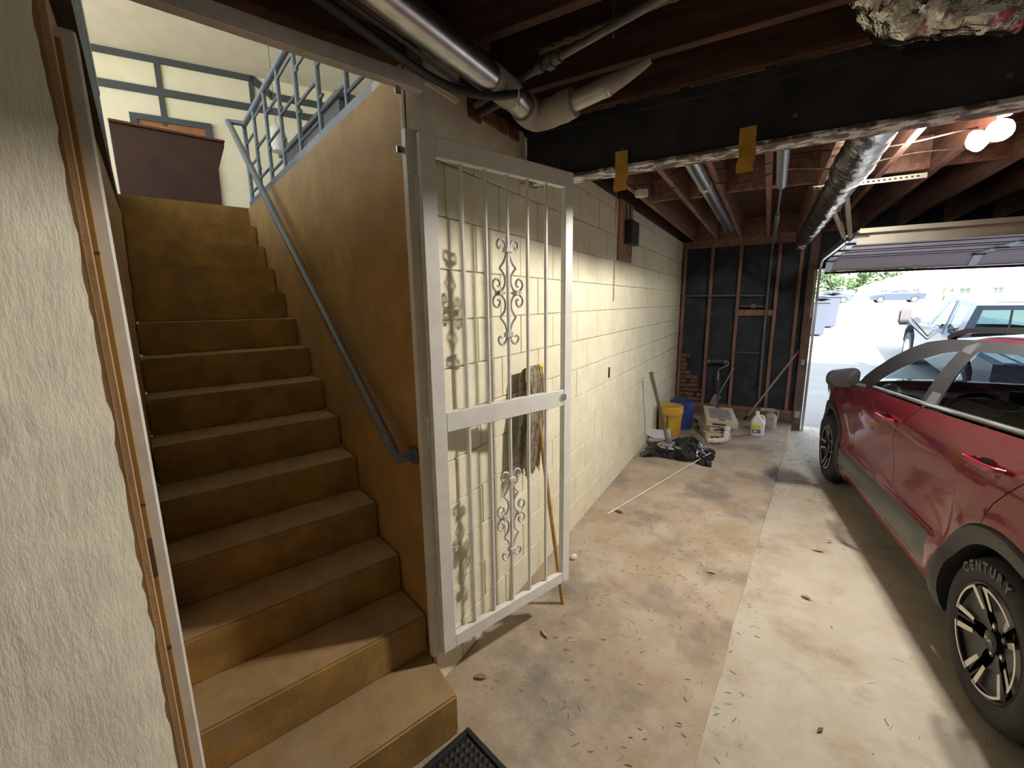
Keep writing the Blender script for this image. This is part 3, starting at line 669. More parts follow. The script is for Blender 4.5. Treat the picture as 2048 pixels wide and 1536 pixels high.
# release cord
wp = [ony(x, y, 4.6) for x, y in ((1695, 395), (1680, 420), (1690, 470), (1688, 500), (1664, 538), (1660, 558), (1668, 574), (1680, 578))]
wr = thing('release_cord', 'thin dark release cord dangling below the garage door track', 'cord')
MB().tube(smoothpts(wp, 6), .0035, 6).build('cord', mat('grey_cord', (.14, .13, .13), .6), wr, smooth=60)
MB().tube([wp[-1]+Vector((.02*math.cos(a_), 0, .012*math.sin(a_)-.004)) for a_ in [k*PI/5 for k in range(10)]], .004, 6, closed=True).build('loop', hosemat, wr, smooth=60)

# ================================================================= THINGS ALONG THE WALL
# string mop
b0 = onz(1125, 1207, 0); t0 = Vector((WX+.075, 2.045, 1.29))
mp = thing('string_mop', 'grey string mop with yellow clamp leaning head-up on the block wall', 'mop', (b0.x, b0.y, 0))
L_ = t0-Vector((b0.x, b0.y, 0))
MB().tube([(0, 0, .002), L_*.96], .0115, 12).build('handle', mat('mop_handle_wood', (.50, .30, .10), .5, var=.15, scale=9), mp, smooth=50)
m = MB(); m.tube([L_*.93, L_*1.0], [.017, .02], 10); m.box((L_.x-.012, L_.y-.075, L_.z-.01), (L_.x+.014, L_.y+.075, L_.z+.05)); m.build('clamp', yellowp, mp, bevel=.005)
m = MB(); m.tube(smoothpts([(L_.x, L_.y+.07, L_.z+.05), (L_.x, L_.y+.105, L_.z+.055), (L_.x, L_.y+.10, L_.z-.03), (L_.x, L_.y+.07, L_.z-.045)], 5), .009, 8); m.build('clamp_lever', yellowp, mp, smooth=50)
m = MB()
for i in range(150):
    y0 = L_.y+random.uniform(-.075, .065); f_ = 1 if random.random() < .65 else -1
    ln = random.uniform(.36, .52); sp_ = random.uniform(-.05, .03); px_ = L_.x
    pts = [(px_-.01*f_, y0, L_.z+.03), (px_+.004*f_, y0, L_.z+.065), (px_+.03*f_, y0+sp_*.2-.01, L_.z+.02)]
    for k in range(1, 5):
        t = k/4; pts.append((px_+(.035 if f_ > 0 else -.02)+.010*math.sin(i+k*1.7), y0+sp_*t-.045*t*(1 if y0 < L_.y+.02 else .9)+.007*math.sin(i*2+k*2), L_.z-ln*t))
    m.tube(smoothpts(pts, 2), .0036, 4)
stuff(m.build('mop_strings', mat('mop_yarn', (.46, .40, .31), .95, var=.3, scale=30), mp, smooth=60))
MB().box((L_.x-.016, L_.y-.06, L_.z+.005), (L_.x+.018, L_.y+.05, L_.z+.014)).build('clamp_slot', dark, mp)
# wall outlet hole
o = MB().box((WX+.0005, 3.59, 1.045), (WX+.003, 3.63, 1.135)); tag(o.build('outlet_box', dark, None), 'small dark empty outlet box hole in the block wall', 'outlet box')
# buckets
def bucket(label, col, loc, r, h, grp, extra=None):
    g = thing('bucket', label, 'bucket', loc, random.uniform(0, 1), grp)
    bm_ = mat('bucket_'+label.split()[0], col, .45, var=.1, scale=8)
    m = MB(); m.lathe([(r*.86, 0), (r*.88, .01), (r, h), (r-.006, h), (r*.86-.006, .012), (0.001, .012)], 32, cap=False); m.lathe([(.001, 0), (r*.86, 0)], 32, cap=False); m.build('body', bm_, g, smooth=50)
    for dz in (.02, .06, .095): MB().lathe([(r*(1-.0*dz)-.004, h-dz-.006), (r+.006, h-dz-.004), (r+.006, h-dz+.004), (r-.004, h-dz+.006)], 32, cap=False).build('rim_ring', bm_, g, smooth=40)
    MB().tube([(r*1.02*math.cos(t), r*1.02*math.sin(t)*.3-.0, h-.08-.12*math.sin(t)) if False else (r*1.03*math.cos(t), -abs(r*1.03*math.sin(t)), h-.07-.06*math.sin(t)) for t in [k*PI/14 for k in range(15)]], .0025, 6).build('bail_handle', steeldull, g, smooth=50)
    return g
yb = bucket('yellow scuffed plastic bucket standing beside the block wall', (.72, .44, .05), (-.975, 5.72, 0), .150, .37, 'buckets by the wall')
MB().lathe([(.001, .325), (.140, .325)], 28, cap=False).build('contents', mat('grey_bucket_water', (.38, .37, .35), .4), yb)
yl = MB()
for k in range(9):
    for q_ in range(2): 
        if random.random() < .8: a0 = -2.05+q_*.09+random.uniform(-.01, .01); rr = .1405+.012*(.24-.02*k)/.37; yl.bar((rr*math.cos(a0), rr*math.sin(a0), .27-k*.021), (rr*math.cos(a0+.07), rr*math.sin(a0+.07), .27-k*.021), .003, .012)
yl.build('printed_mark', mat('bucket_print', (.06, .05, .04), .6), yb)
yb.rotation_euler = (0, 0, .35)
bucket('blue plastic bucket standing behind the yellow bucket', (.035, .07, .32), (-.885, 6.055, 0), .150, .37, 'buckets by the wall')
# long-handled tamper and dustpan
tb0 = onz(1340, 896, .03); tt = onx(1302, 745, -1.03)
tm = thing('floor_tamper', 'long-handled scraper with round grey foot leaning on the wall', 'tool', (tb0.x, tb0.y, 0))
v = tt-Vector((tb0.x, tb0.y, 0))
MB().tube([v*.30+Vector((0, 0, .0)), v*.62], .017, 12).build('handle', mat('dark_handle', (.10, .10, .11), .5), tm, smooth=50)
MB().tube([v*.62, v*.985, v], [.019, .021, .024], 12).build('grip', mat('olive_wood_grip', (.20, .15, .08), .6, var=.2), tm, smooth=50)
MB().tube([(0, 0, .075), v*.12+Vector((0, 0, .03)), v*.31], [.036, .03, .018], 12).build('socket', mat('grey_tool_metal', (.30, .29, .28), .5, .5, var=.2), tm, smooth=50)
MB().lathe([(.001, .05), (.13, .052), (.145, .06), (.14, .068), (.05, .085), (.03, .10)], 28, cap=False).build('foot', mat('pale_tool_metal', (.50, .48, .46), .5, .4, var=.2), tm, smooth=40)
dpn = onz(1318, 893, 0)
dpt = thing('dustpan', 'white shallow dustpan lying between the buckets and black bag', 'dustpan', (dpn.x-.05, dpn.y+.24, 0), .2)
m = MB(); m.grid(lambda a, b: ((a-.5)*.26, (b-.5)*.22, .055+.05*(b**2)+.03*abs(2*a-1)**3), 12, 8); m.build('pan', mat('pale_blue_plastic', (.62, .64, .72), .5), dpt, smooth=60)
MB().box((-.13, -.11, .0), (.13, .11, .05)).build('tray', mat('grey_tray', (.5, .47, .43), .7, var=.2), dpt, bevel=.01)
# black plastic bag: crumpled sheet
def bagf(a, b):
    x = -1.10+a*.73; y = 4.62+b*.62+.1*math.sin(a*3)
    e = min(a, 1-a, b, 1-b)*4; e = min(1, e)
    n1 = noise.noise(Vector((x*4, y*6, 1))); n2 = noise.noise(Vector((x*6+y*3, y*11, 4))); n3 = noise.noise(Vector((x*18, y*24, 7)))
    ridge = 1-abs(n2)
    h = (.025+.04*n1+.06*ridge**4+.016*n3)*e+.09*math.exp(-((a-.62)/.2)**2-((b-.65)/.25)**2)*e
    k = 1-e
    return (x+.03*n2, y+.04*n1-.05*k*noise.noise(Vector((a*6, b*6, 3))), max(.004, h))
tag(MB().grid(bagf, 60, 50).build('garbage_bag', mat('black_plastic_film', (.012, .012, .014), .22, spec=.7), None, smooth=35), 'crumpled black plastic bag spread on the floor beside the wall', 'bag')
# tile boxes
card = mat('pale_carton', (.56, .50, .40), .75, var=.06, scale=8); cardd = mat('carton_print', (.05, .045, .04), .6)
tilem = mat('grey_stone_tile', (.30, .29, .29), .4, var=.2, scale=14)
def tbox(label, loc, rz, tilt=(0, 0), top=False, sz=(.50, .30, .075)):
    g = thing('tile_carton', label, 'box', loc, rz, 'tile cartons by the stud wall'); g.rotation_euler = (tilt[0], tilt[1], rz)
    x, y, z = sz
    MB().box((-x/2, -y/2, 0), (x/2, y/2, z)).build('carton', card, g, bevel=.004)
    MB().box((-x/2+.04, -y/2-.0012, z*.30), (-x/2+.16, -y/2, z*.72)).build('print_block', cardd, g)
    MB().box((x/2, -y*.30, z*.25), (x/2+.0012, y*.15, z*.55)).build('print_block', cardd, g)
    if top:
        MB().box((-x*.30, -y*.34, z+.0), (x*.34, y*.34, z+.004)).build('tile', tilem, g, bevel=.001)
        for sx in (-1, 1): MB().box((sx*x*.42-.02, -y*.1, z), (sx*x*.42+.02, y*.1, z+.0012)).build('print_block', cardd, g)
    return g
tbox('flat tile carton at the bottom of the carton stack', (-.47, 5.92, 0), -1.25)
tbox('middle tile carton under the tilted open one', (-.49, 5.98, .078), -1.05)
tbox('tilted top tile carton with a grey tile showing through its window', (-.42, 5.98, .186), -1.38, (-.05, .10), True, (.56, .36, .075))
pw = onz(1432, 882, .03)
m = MB(); m.tube(smoothpts([(-.10, -.03, .03), (0, 0, .035), (.09, .05, .05), (.10, .10, .12), (.11, .13, .20)], 5), [.032+.006*math.sin(i*1.9) for i in range(21)], 10, caps=False)
tag(m.build('paper_wrapper', mat('crumpled_white_paper', (.72, .70, .66), .8, bump=.4, bscale=40), None, smooth=30, loc=(pw.x, pw.y, 0)), 'crumpled white paper wrapper lying before the tile cartons', 'wrapper')
# jug
jgp = onz(1513, 874, 0)
jg = thing('jug', 'white plastic gallon jug with yellow and blue label', 'jug', (jgp.x, jgp.y+.06, 0), .1)
plas = mat('milky_plastic', (.78, .80, .84), .35, spec=.6)
def jugf(a, b):
    z = [0, .01, .03, .10, .17, .195, .225, .255, .275, .30][min(9, int(round(b*9)))]
    r = [.055, .07, .076, .077, .077, .075, .058, .035, .021, .021][min(9, int(round(b*9)))]
    t = a*2*PI; e = 4; c_, s_ = math.cos(t), math.sin(t)
    k = 1/((abs(c_)**e+abs(s_)**e)**(1/e)) if z < .2 else 1
    k = 1+(k-1)*.8
    return (r*k*c_-(max(0, z-.19)*.12), r*k*s_, z)
m = MB(); m.grid(jugf, 32, 9, cu=True); m.lathe([(.001, 0), (.055, 0)], 32, cap=False); m.build('body', plas, jg, smooth=50)
MB().tube(smoothpts([(.012, 0, .262), (.045, 0, .262), (.066, 0, .235), (.073, 0, .19), (.068, 0, .15)], 5), .012, 10).build('handle', plas, jg, smooth=50)
MB().lathe([(.023, .298), (.023, .318), (.001, .319)], 18, (-.013, 0, 0), cap=False).build('cap', mat('white_cap', (.8, .8, .8), .4), jg, smooth=40)
MB().box((-.06, -.0805, .10), (.025, -.078, .155)).build('label_top', mat('yellow_label', (.80, .62, .03), .5), jg)
MB().box((-.06, -.0805, .055), (.03, -.078, .10)).build('label_bottom', mat('blue_label', (.06, .16, .45), .5), jg)
MB().box((-.045, -.0815, .068), (-.01, -.0804, .088)).build('label_print', white, jg)
spp = onz(1535, 850, 0)
sy = thing('garden_sprayer', 'dirty white pump sprayer standing behind the gallon jug', 'sprayer', (spp.x+.02, 6.55, 0))
dirty = mat('dirty_white_plastic', (.45, .40, .36), .6, var=.25, scale=14)
MB().lathe([(.001, 0), (.07, 0), (.078, .02), (.078, .15), (.06, .19), (.028, .205), (.025, .225)], 22, cap=False).build('tank', dirty, sy, smooth=50)
m = MB(); m.box((-.12, -.02, .225), (.05, .02, .265)); m.box((-.03, -.025, .205), (.03, .025, .235)); m.build('pump_head', dirty, sy, bevel=.008)
MB().tube(smoothpts([(.05, 0, .25), (.08, 0, .24), (.085, 0, .18), (.07, 0, .14)], 4), .008, 8).build('grip', dirty, sy, smooth=50)
# broom pole, roller, scraper
bl = onz(1488, 842, .0); bl = Vector((bl.x, 6.82, .02)); btp = ony(1597, 702, 6.92)
bm_ = thing('broom_pole', 'pale wooden pole with red tip leaning against the door post', 'pole', (bl.x, bl.y, 0))
v = btp-bl+Vector((0, 0, .02))
MB().tube([v*.06, v*.95], .0125, 10).build('pole', mat('pale_pole', (.42, .36, .30), .6, var=.15), bm_, smooth=50)
MB().tube([v*.95, v], .013, 10).build('tip', mat('red_tip', (.5, .06, .05), .5), bm_, smooth=50)
MB().tube([(0, 0, .01), v*.07], [.02, .014], 10).build('socket', dark, bm_, smooth=50)
ra = ony(1452, 722, 6.86); rb = ony(1417, 722, 6.86)
rl = thing('paint_roller', 'paint roller on an extension pole standing before the studs', 'paint roller', (ra.x-.04, 6.86, 0))
ox = ra.x-.04
MB().tube([(rb.x-ox, 0, rb.z), (ra.x-ox-.005, 0, ra.z)], .024, 14).build('roller_sleeve', mat('roller_nap', (.10, .10, .10), .9, bump=.4), rl, smooth=50)
for xx in (rb.x, ra.x-.012): MB().tube([(xx-ox-.004, 0, rb.z), (xx-ox+.010, 0, rb.z)], .025, 14).build('end_cap', mat('tan_end_cap', (.55, .48, .35), .6), rl, smooth=50)
nk = ony(1437, 742, 6.86); bt_ = ony(1439, 806, 6.86)
MB().tube(smoothpts([(ra.x-ox, 0, ra.z), (ra.x-ox+.025, 0, ra.z-.01), (ra.x-ox+.025, 0, ra.z-.06), (nk.x-ox, 0, nk.z+.02), (nk.x-ox, 0, nk.z-.06)], 5), .006, 8).build('wire_frame', mat('frame_wire', (.5, .5, .5), .4, .6), rl, smooth=50)
MB().tube([(nk.x-ox, 0, nk.z-.02), (nk.x-ox, 0, nk.z-.13)], .014, 10).build('grip', mat('frame_grip', (.35, .35, .36), .5), rl, smooth=50)
MB().tube([(nk.x-ox, 0, nk.z-.12), (bt_.x-ox, 0, .002)], .0105, 10).build('pole', mat('dark_pole', (.09, .09, .10), .5), rl, smooth=50)
ha = ony(1468, 735, 6.94); hb = ony(1436, 790, 6.90)
sh = thing('floor_scraper', 'grey flat-bladed scraper leaning on the studs behind the roller', 'scraper', (hb.x, 6.90, 0))
v1 = Vector((ha.x-hb.x, .04, ha.z)); v0 = Vector((0, 0, hb.z))
MB().tube([v0, v1], .011, 10).build('handle', mat('grey_handle', (.35, .34, .33), .5), sh, smooth=50)
dd_ = (v0-v1).normalized()
MB().bar(v0+Vector((0, 0, 0)), v0+dd_*.17, .10, .006, up=Vector((0, 1, 0))).build('blade', mat('grey_blade', (.30, .30, .31), .4, .5), sh)
# white rod on the floor
ra_ = onz(1421, 907, .02); rb_ = onz(1215, 1028, .006)
tag(MB().tube([(ra_.x, ra_.y, .03), (rb_.x, rb_.y, .006)], .005, 8).build('white_rod', white, None, smooth=50), 'thin white rod lying on the floor from the black bag', 'rod')
# door mat
c_ = onz(935, 1445, .012); e1 = onz(833, 1536, .012)-c_; e2 = onz(1021, 1536, .012)-c_
e1.z = e2.z = 0; ax_ = e2.normalized(); ay_ = Vector((ax_.y, -ax_.x, 0))
if ay_.dot(e1) < 0: ay_ = -ay_
dm = thing('door_mat', 'black ribbed rubber door mat at the foot of the stair', 'mat', (c_.x+.012, c_.y-.012, 0), math.atan2(ax_.y, ax_.x))
sg = 1 if ax_.cross(ay_).z > 0 else -1
W_, H_ = .46, .76
def mbx(a, b): return MB().box((a[0], min(sg*a[1], sg*b[1]), a[2]), (b[0], max(sg*a[1], sg*b[1]), b[2]))
mbx((0, 0, .001), (W_, H_, .006)).build('base', rubber, dm)
for a, b in (((0, 0, .006), (W_, .022, .014)), ((0, H_-.022, .006), (W_, H_, .014)), ((0, .022, .006), (.022, H_-.022, .014)), ((W_-.022, .022, .006), (W_, H_-.022, .014))): mbx(a, b).build('border', rubber, dm, bevel=.003)
m = MB()
for i in range(16):
    for k in range(28):
        x = .036+i*.0262; y = sg*(.036+k*.0262)
        if x < W_-.03 and abs(y) < H_-.03: m.add([(x-.010, y-.010, .006), (x+.010, y-.010, .006), (x+.010, y+.010, .006), (x-.010, y+.010, .006), (x, y, .013)], [(0, 1, 4), (1, 2, 4), (2, 3, 4), (3, 0, 4)])
m.build('tread_pattern', rubber, dm)
# leaves and litter
def leaf(p, ln, rz, label, col):
    def lf(a, b):
        x = (a-.5)*ln; wv = ln*.19*math.sin(PI*min(1, a*1.02))**.8*(b-.5)*2
        return (x, wv, .006+.3*abs(wv)+.05*ln*math.sin(a*3)+.02*ln*noise.noise(Vector((a*5, b*3, ln*90))))
    mb = MB(); mb.grid(lf, 10, 6); mb.tube([(ln*.48, 0, .006), (ln*.62, .004, .004)], .0012, 4)
    o = mb.build('dry_leaf', mat('dry_leaf_'+str(col), [(.52, .37, .19), (.33, .19, .07), (.16, .10, .06), (.40, .36, .10)][col], .7, var=.2, scale=30), None, smooth=60, loc=(p.x, p.y, p.z), rz=rz)
    tag(o, label, 'leaf', 'dry leaves on the floor')
for q, ln, rz, lab, cl, zz in (((1090, 1268), .075, -.7, 'pale tan dry leaf on the floor below the open gate', 0, 0), ((961, 1356), .065, .4, 'curled brown dry leaf beside the lowest stair step', 1, 0),
    ((1238, 1025), .08, -.3, 'dark dry leaf beside the white rod on the floor', 2, 0), ((1423, 1146), .06, .2, 'small tan dry leaf on the stained strip in mid floor', 0, 0),
    ((1637, 1101), .075, .1, 'tan dry leaf on the pale concrete in open floor', 0, -.006), ((1660, 1083), .04, .6, 'tiny yellow-green leaf on the concrete beside the red car', 3, -.006), ((1640, 1462), .035, .9, 'small dark leaf on the pale concrete beside the rear tyre', 2, -.006),
    ((1612, 1197), .06, -.4, 'brown dry leaf on the concrete between car and stained strip', 1, -.006)):
    leaf(onz(*q, zz), ln, rz, lab, cl)
pb = onz(1147, 1118, 0); m = MB(); m.lathe([(.001, 0), (.018, .002), (.026, .015), (.018, .03), (.001, .036)], 9, cap=False); m.v = [tuple(Vector(p)*(1+.4*noise.noise(Vector(p)*60))) for p in m.v]
tag(m.build('paper_scrap', white, None, loc=(pb.x, pb.y, .002)), 'crumpled white paper scrap on the floor beside the mop', 'paper')
m = MB()
def twig(x, y, z, ln, th):
    a = random.uniform(0, PI); c_, s_ = math.cos(a), math.sin(a); b_ = random.uniform(-.3, .3)*ln
    m.tube([(x-c_*ln/2, y-s_*ln/2, z), (x+b_*s_*.3, y-b_*c_*.3, z+th*.5), (x+c_*ln/2, y+s_*ln/2, z)], th, 4)
for i in range(1500):
    y = random.choice([random.uniform(.2, 7), random.uniform(4.2, 7.4)]); x = random.uniform(-1.05, 2.6) if y < 4 else edge_x(y)+abs(random.gauss(0, .45))-.05
    if random.random() < .35: y = random.uniform(.9, 3.6); x = random.uniform(-1.0, .1)
    if y < 1.3 and x < -.8 or y < 1.25 and x < -.3: continue
    if x < .6 and y > 6.85: continue
    z = (0 if x < edge_x(y) else fz(y))+.002
    twig(x, y, z, random.uniform(.006, .034), random.uniform(.0007, .0017))
stuff(tag(m.build('floor_litter', mat('dry_litter', (.20, .13, .08), .9, col2=(.42, .33, .2), scale=12), None), 'scattered dry twigs and leaf crumbs on the concrete floor', 'litter'))

# ================================================================= RED CAR
car = thing('red_car', 'red compact crossover car with dark roof rails parked on the pale concrete', 'car', (1.752, 2.352, -.008))
CD = Vector((-.097, .995, 0)); car.rotation_euler = (0, .013, math.atan2(CD.y, CD.x))
WB = 2.70; HUB = .334
def half(d): return interp(d, [-.84, -.75, -.5, -.1, .4, 2.3, 2.8, 3.1, 3.35, 3.55, 3.62], [.60, .74, .85, .895, .905, .905, .895, .865, .79, .64, .5])
def prof(z): return interp(z, [.14, .19, .25, .30, .36, .48, .54, .62, .72, .82, .90, .96, 1.02, 1.10, 1.2], [-.12, -.07, -.04, -.026, -.018, -.022, -.040, -.040, -.031, -.015, -.004, 0, -.004, -.022, -.05])
def lat(d, z):
    f_ = 0
    for d0 in (0, WB):
        rr = math.hypot(d-d0, z-HUB); f_ = max(f_, .020*math.exp(-((rr-.44)/.075)**2))
    return half(d)+prof(z)+f_
def belt(d): return interp(d, [-.84, -.7, -.4, 0, .9, 1.63, 2.05, 2.4, 2.8, 3.1, 3.35, 3.55, 3.62], [1.02, 1.10, 1.175, 1.165, 1.11, 1.075, 1.05, 1.015, .965, .915, .85, .74, .66])
def zlow(d):
    z = .165
    for d0 in (0, WB):
        x = d-d0
        if abs(x) < .437: z = max(z, HUB+math.sqrt(.437**2-x*x))
    return z
def panel(name, sA, sB, nu, nv, mt=red, cols=None):
    for sg in (1, -1):
        def f_(a, b):
            t = cols(a) if cols else a
            dc = sA(.5)*(1-t)+sB(.5)*t; dt = sA(1.12)*(1-t)+sB(1.12)*t
            zl = zlow(dc); z = zl+(belt(dt)-zl)*b; d = sA(z)*(1-t)+sB(z)*t
            return (d, sg*lat(d, z), z)
        MB().grid(f_, nu, nv).build(name, mt, car, smooth=35)
sA_ = lambda z: 2.03
sB_ = lambda z: interp(z, [.2, .32, .40, .83, .92, 1.0, 1.11], [1.08, 1.11, 1.165, 1.175, 1.13, 1.02, .88])
sC_ = lambda z: interp(z, [.2, .78, .80, .875, 1.03, 1.2], [.18, .145, .14, .10, -.06, -.2])
panel('front_fender', lambda z: 3.62, lambda z: sA_(z)+.003, 60, 22)
panel('front_door', lambda z: sA_(z)-.003, lambda z: sB_(z)+.003, 24, 26)
panel('rear_door', lambda z: sB_(z)-.003, lambda z: sC_(z)+.003, 56, 26)
panel('rear_quarter', lambda z: sC_(z)-.003, lambda z: -.84, 56, 26)
# arch cladding
for d0 in (0, WB):
    for sg in (1, -1):
        def ar(a, b):
            th = -.30+(PI+.60)*a
            if b < .7: r = .458-(.458-.372)*(b/.7); off = .014 if b > .05 else .002
            else: r = .372; off = .014-.075*((b-.7)/.3)
            d = d0+r*math.cos(th); z = max(.17, HUB+r*math.sin(th))
            return (d, sg*(lat(d, z)+off), z)
        MB().grid(ar, 44, 10).build('arch_cladding', clad, car, smooth=40)
        MB().grid(lambda a, b: (d0+.455*math.cos(-.3+(PI+.6)*a), sg*(.60+.26*b), HUB+.455*math.sin(-.3+(PI+.6)*a)), 24, 2).build('wheel_housing', dark, car, smooth=60)
# side cladding
for sg in (1, -1):
    def sc_(a, b):
        d = 2.27-a*(2.27-.56-.04*(b)); z0 = .31; z1 = .455+.05*a
        z = z0+(z1-z0)*b; e = min(1, 14*min(a, 1-a, b*.35, (1-b)*.35))
        return (d, sg*(lat(d, z)+.016*e-.002), z)
    MB().grid(sc_, 70, 12).build('side_cladding', cladlt, car, smooth=60)
    MB().tube([(d, sg*(lat(d, .52)+.002), .475+.05*(2.27-d)/1.7) for d in np.linspace(2.2, .6, 20)], .004, 6).build('side_crease', red, car, smooth=60)
# underbody and inner shell
MB().box((-.75, -.60, .17), (3.35, .60, .62)).build('underbody', dark, car, bevel=.02)
MB().box((.46, -.80, .16), (2.24, .80, .55)).build('floor_pan', dark, car, bevel=.02)
MB().box((.44, -.838, .205), (2.26, .838, .25)).build('light_leak_blocker', dark, car)  # unseen block, added to stop lamp light leaking out below the doors
# bonnet, nose, tail
MB().grid(lambda a, b: (3.60-1.48*a+.10*(1-(2*b-1)**2)*(1-a), (2*b-1)*(lat(3.60-1.48*a, belt(3.60-1.48*a))-.003), belt(3.60-1.48*a)+.055*(1-(2*b-1)**4)), 24, 20).build('bonnet', red, car, smooth=50)
MB().grid(lambda a, b: (3.62+.10*(1-(2*b-1)**2), (2*b-1)*.5, .2+.52*a), 8, 16).build('front_bumper', clad, car, smooth=50)
MB().grid(lambda a, b: (-.84-.10*(1-(2*b-1)**2), (2*b-1)*(.62), .2+.85*a), 8, 16).build('tailgate', red, car, smooth=50)
def roofz(d): return interp(d, [-.85, -.5, 0, .6, 1.1, 1.5, 1.6], [1.40, 1.45, 1.485, 1.492, 1.482, 1.445, 1.425])
MB().grid(lambda a, b: (1.56-2.38*a-.06*(1-a)*0+.05*(1-(2*b-1)**2)*(1-2*a), (2*b-1)*.625, roofz(1.56-2.38*a)+.05*(1-(2*b-1)**2)-(.02 if b in (0, 1) else 0)), 24, 20).build('roof', red, car, smooth=50)
def ghl(z): return interp(z, [1.0, 1.06, 1.12, 1.2, 1.3, 1.4, 1.46, 1.5], [.885, .872, .855, .82, .765, .695, .64, .60])
MB().grid(lambda a, b: (2.14-.62*a+.14*(1-(2*b-1)**2)*(1-.5*a), (2*b-1)*(ghl(1.04+.40*a)-.012), 1.04+.40*a+.02*math.sin(a*PI)), 10, 14).build('windscreen', glass, car, smooth=60)
MB().grid(lambda a, b: (-.80-.12*(1-a), (2*b-1)*(.70-.1*a), 1.05+.36*a), 8, 10).build('rear_window', gloss, car, smooth=60)
def sheet(outer, holes, fn, name, mt, parent, off=None):
    loops = [outer]+holes; flat = [p for l in loops for p in l]
    tri = tessellate_polygon([[Vector((p[0], p[1], 0)) for p in l] for l in loops])
    mb = MB(); mb.add([fn(*p) for p in flat], [tuple(t) for t in tri])
    return mb.build(name, mt, parent)
def dense(poly, n=6):
    return [tuple(p[:2]) for p in smoothpts([(x, y, 0) for x, y in poly]+[(poly[0][0], poly[0][1], 0)], n)[:-1]]
def lin(poly, n=4):
    out = []
    for i, p in enumerate(poly):
        q = poly[(i+1) % len(poly)]
        for k in range(n): out.append((p[0]+(q[0]-p[0])*k/n, p[1]+(q[1]-p[1])*k/n))
    return out
outer = lin([(2.10, 1.035), (1.96, 1.17), (1.82, 1.285), (1.68, 1.375), (1.55, 1.43), (1.35, 1.462), (1.12, 1.475), (.69, 1.485), (0, 1.475), (-.45, 1.44), (-.78, 1.38), (-.72, 1.12), (-.4, 1.18), (0, 1.168), (.45, 1.14), (.9, 1.112), (1.3, 1.092), (1.63, 1.076)], 3)
w1 = lin([(1.74, 1.092), (1.66, 1.165), (1.52, 1.255), (1.36, 1.335), (1.22, 1.385), (1.09, 1.408), (.985, 1.135), (1.35, 1.108)], 4)
w2 = lin([(.80, 1.145), (.925, 1.42), (.62, 1.437), (.1, 1.425), (-.28, 1.37), (-.36, 1.24), (0, 1.193), (.4, 1.17)], 4)
for sg in (1, -1):
    fr = sheet(outer, [w1, w2], lambda d, z: (d, sg*ghl(z), z), 'window_frame', clad, car)
    sheet(w1, [], lambda d, z: (d, sg*(ghl(z)-.010), z), 'side_glass', glass, car)
    sheet(w2, [], lambda d, z: (d, sg*(ghl(z)-.010), z), 'side_glass', darkglass, car)
    MB().bar((.86, sg*(ghl(1.11)+.004), 1.12), (1.035, sg*(ghl(1.45)+.004), 1.45), .012, .09, up=Vector((1, 0, 0))).build('door_pillar', mat('pillar_trim', (.10, .10, .105), .45), car)
    MB().tube([(d, sg*(ghl(belt(d)+.012)+.004), belt(d)+.014) for d in np.linspace(1.72, -.4, 26)], .012, 6).build('belt_moulding', mat('satin_moulding', (.30, .31, .31), .3, .4), car, smooth=60)
    rp_ = smoothpts([(1.50, sg*.575, 1.462), (1.38, sg*.572, 1.50), (1.2, sg*.568, 1.523), (.6, sg*.565, 1.545), (0, sg*.565, 1.54), (-.45, sg*.57, 1.50), (-.62, sg*.575, 1.45)], 6)
    m = MB()
    for p, q in zip(rp_[:-1], rp_[1:]): m.bar(p, q, .032, .028)
    m.build('roof_rail', gloss, car)
    for dh, zh in ((1.26, .955), (.165, 1.015)):
        L0 = lat(dh, zh)
        MB().tube(smoothpts([(dh+.12, sg*(L0+.006), zh+.0), (dh+.105, sg*(L0+.034), zh+.002), (dh, sg*(L0+.040), zh+.006), (dh-.09, sg*(L0+.034), zh+.010), (dh-.125, sg*(L0+.004), zh+.012)], 4), [.010]*2+[.014]*13+[.012]*2, 8).build('door_handle', red, car, smooth=60)
        MB().lathe([(.001, .0), (.052, .0)], 18, (0, 0, 0), 'y', cap=False).build('handle_recess_shade', dark, car, loc=(dh+.01, sg*(L0+.0035), zh)).scale = (1.2, 1, .55)  # flat black disc painted as the shade in the handle recess
    m = MB(); m.tube([(1.80, sg*.90, 1.07), (1.80, sg*.97, 1.085)], .022, 8); m.build('mirror_arm', gloss, car, smooth=50)
    def mir(a, b):
        t = a*2*PI; k = [.05, .75, .97, 1, .97, .8, .05][int(round(b*6))]; xx = [1.93, 1.915, 1.87, 1.82, 1.785, 1.765, 1.76][int(round(b*6))]
        c_, s_ = math.cos(t), math.sin(t); e = .6
        yy = .105*math.copysign(abs(c_)**e, c_)*k; zz = .075*math.copysign(abs(s_)**e, s_)*k
        return (xx-.02*(yy/.1), sg*(1.035+yy), 1.125+zz-.02*(yy/.1 if zz > 0 else 0))
    MB().grid(mir, 24, 6, cu=True).build('mirror', gloss, car, smooth=45)
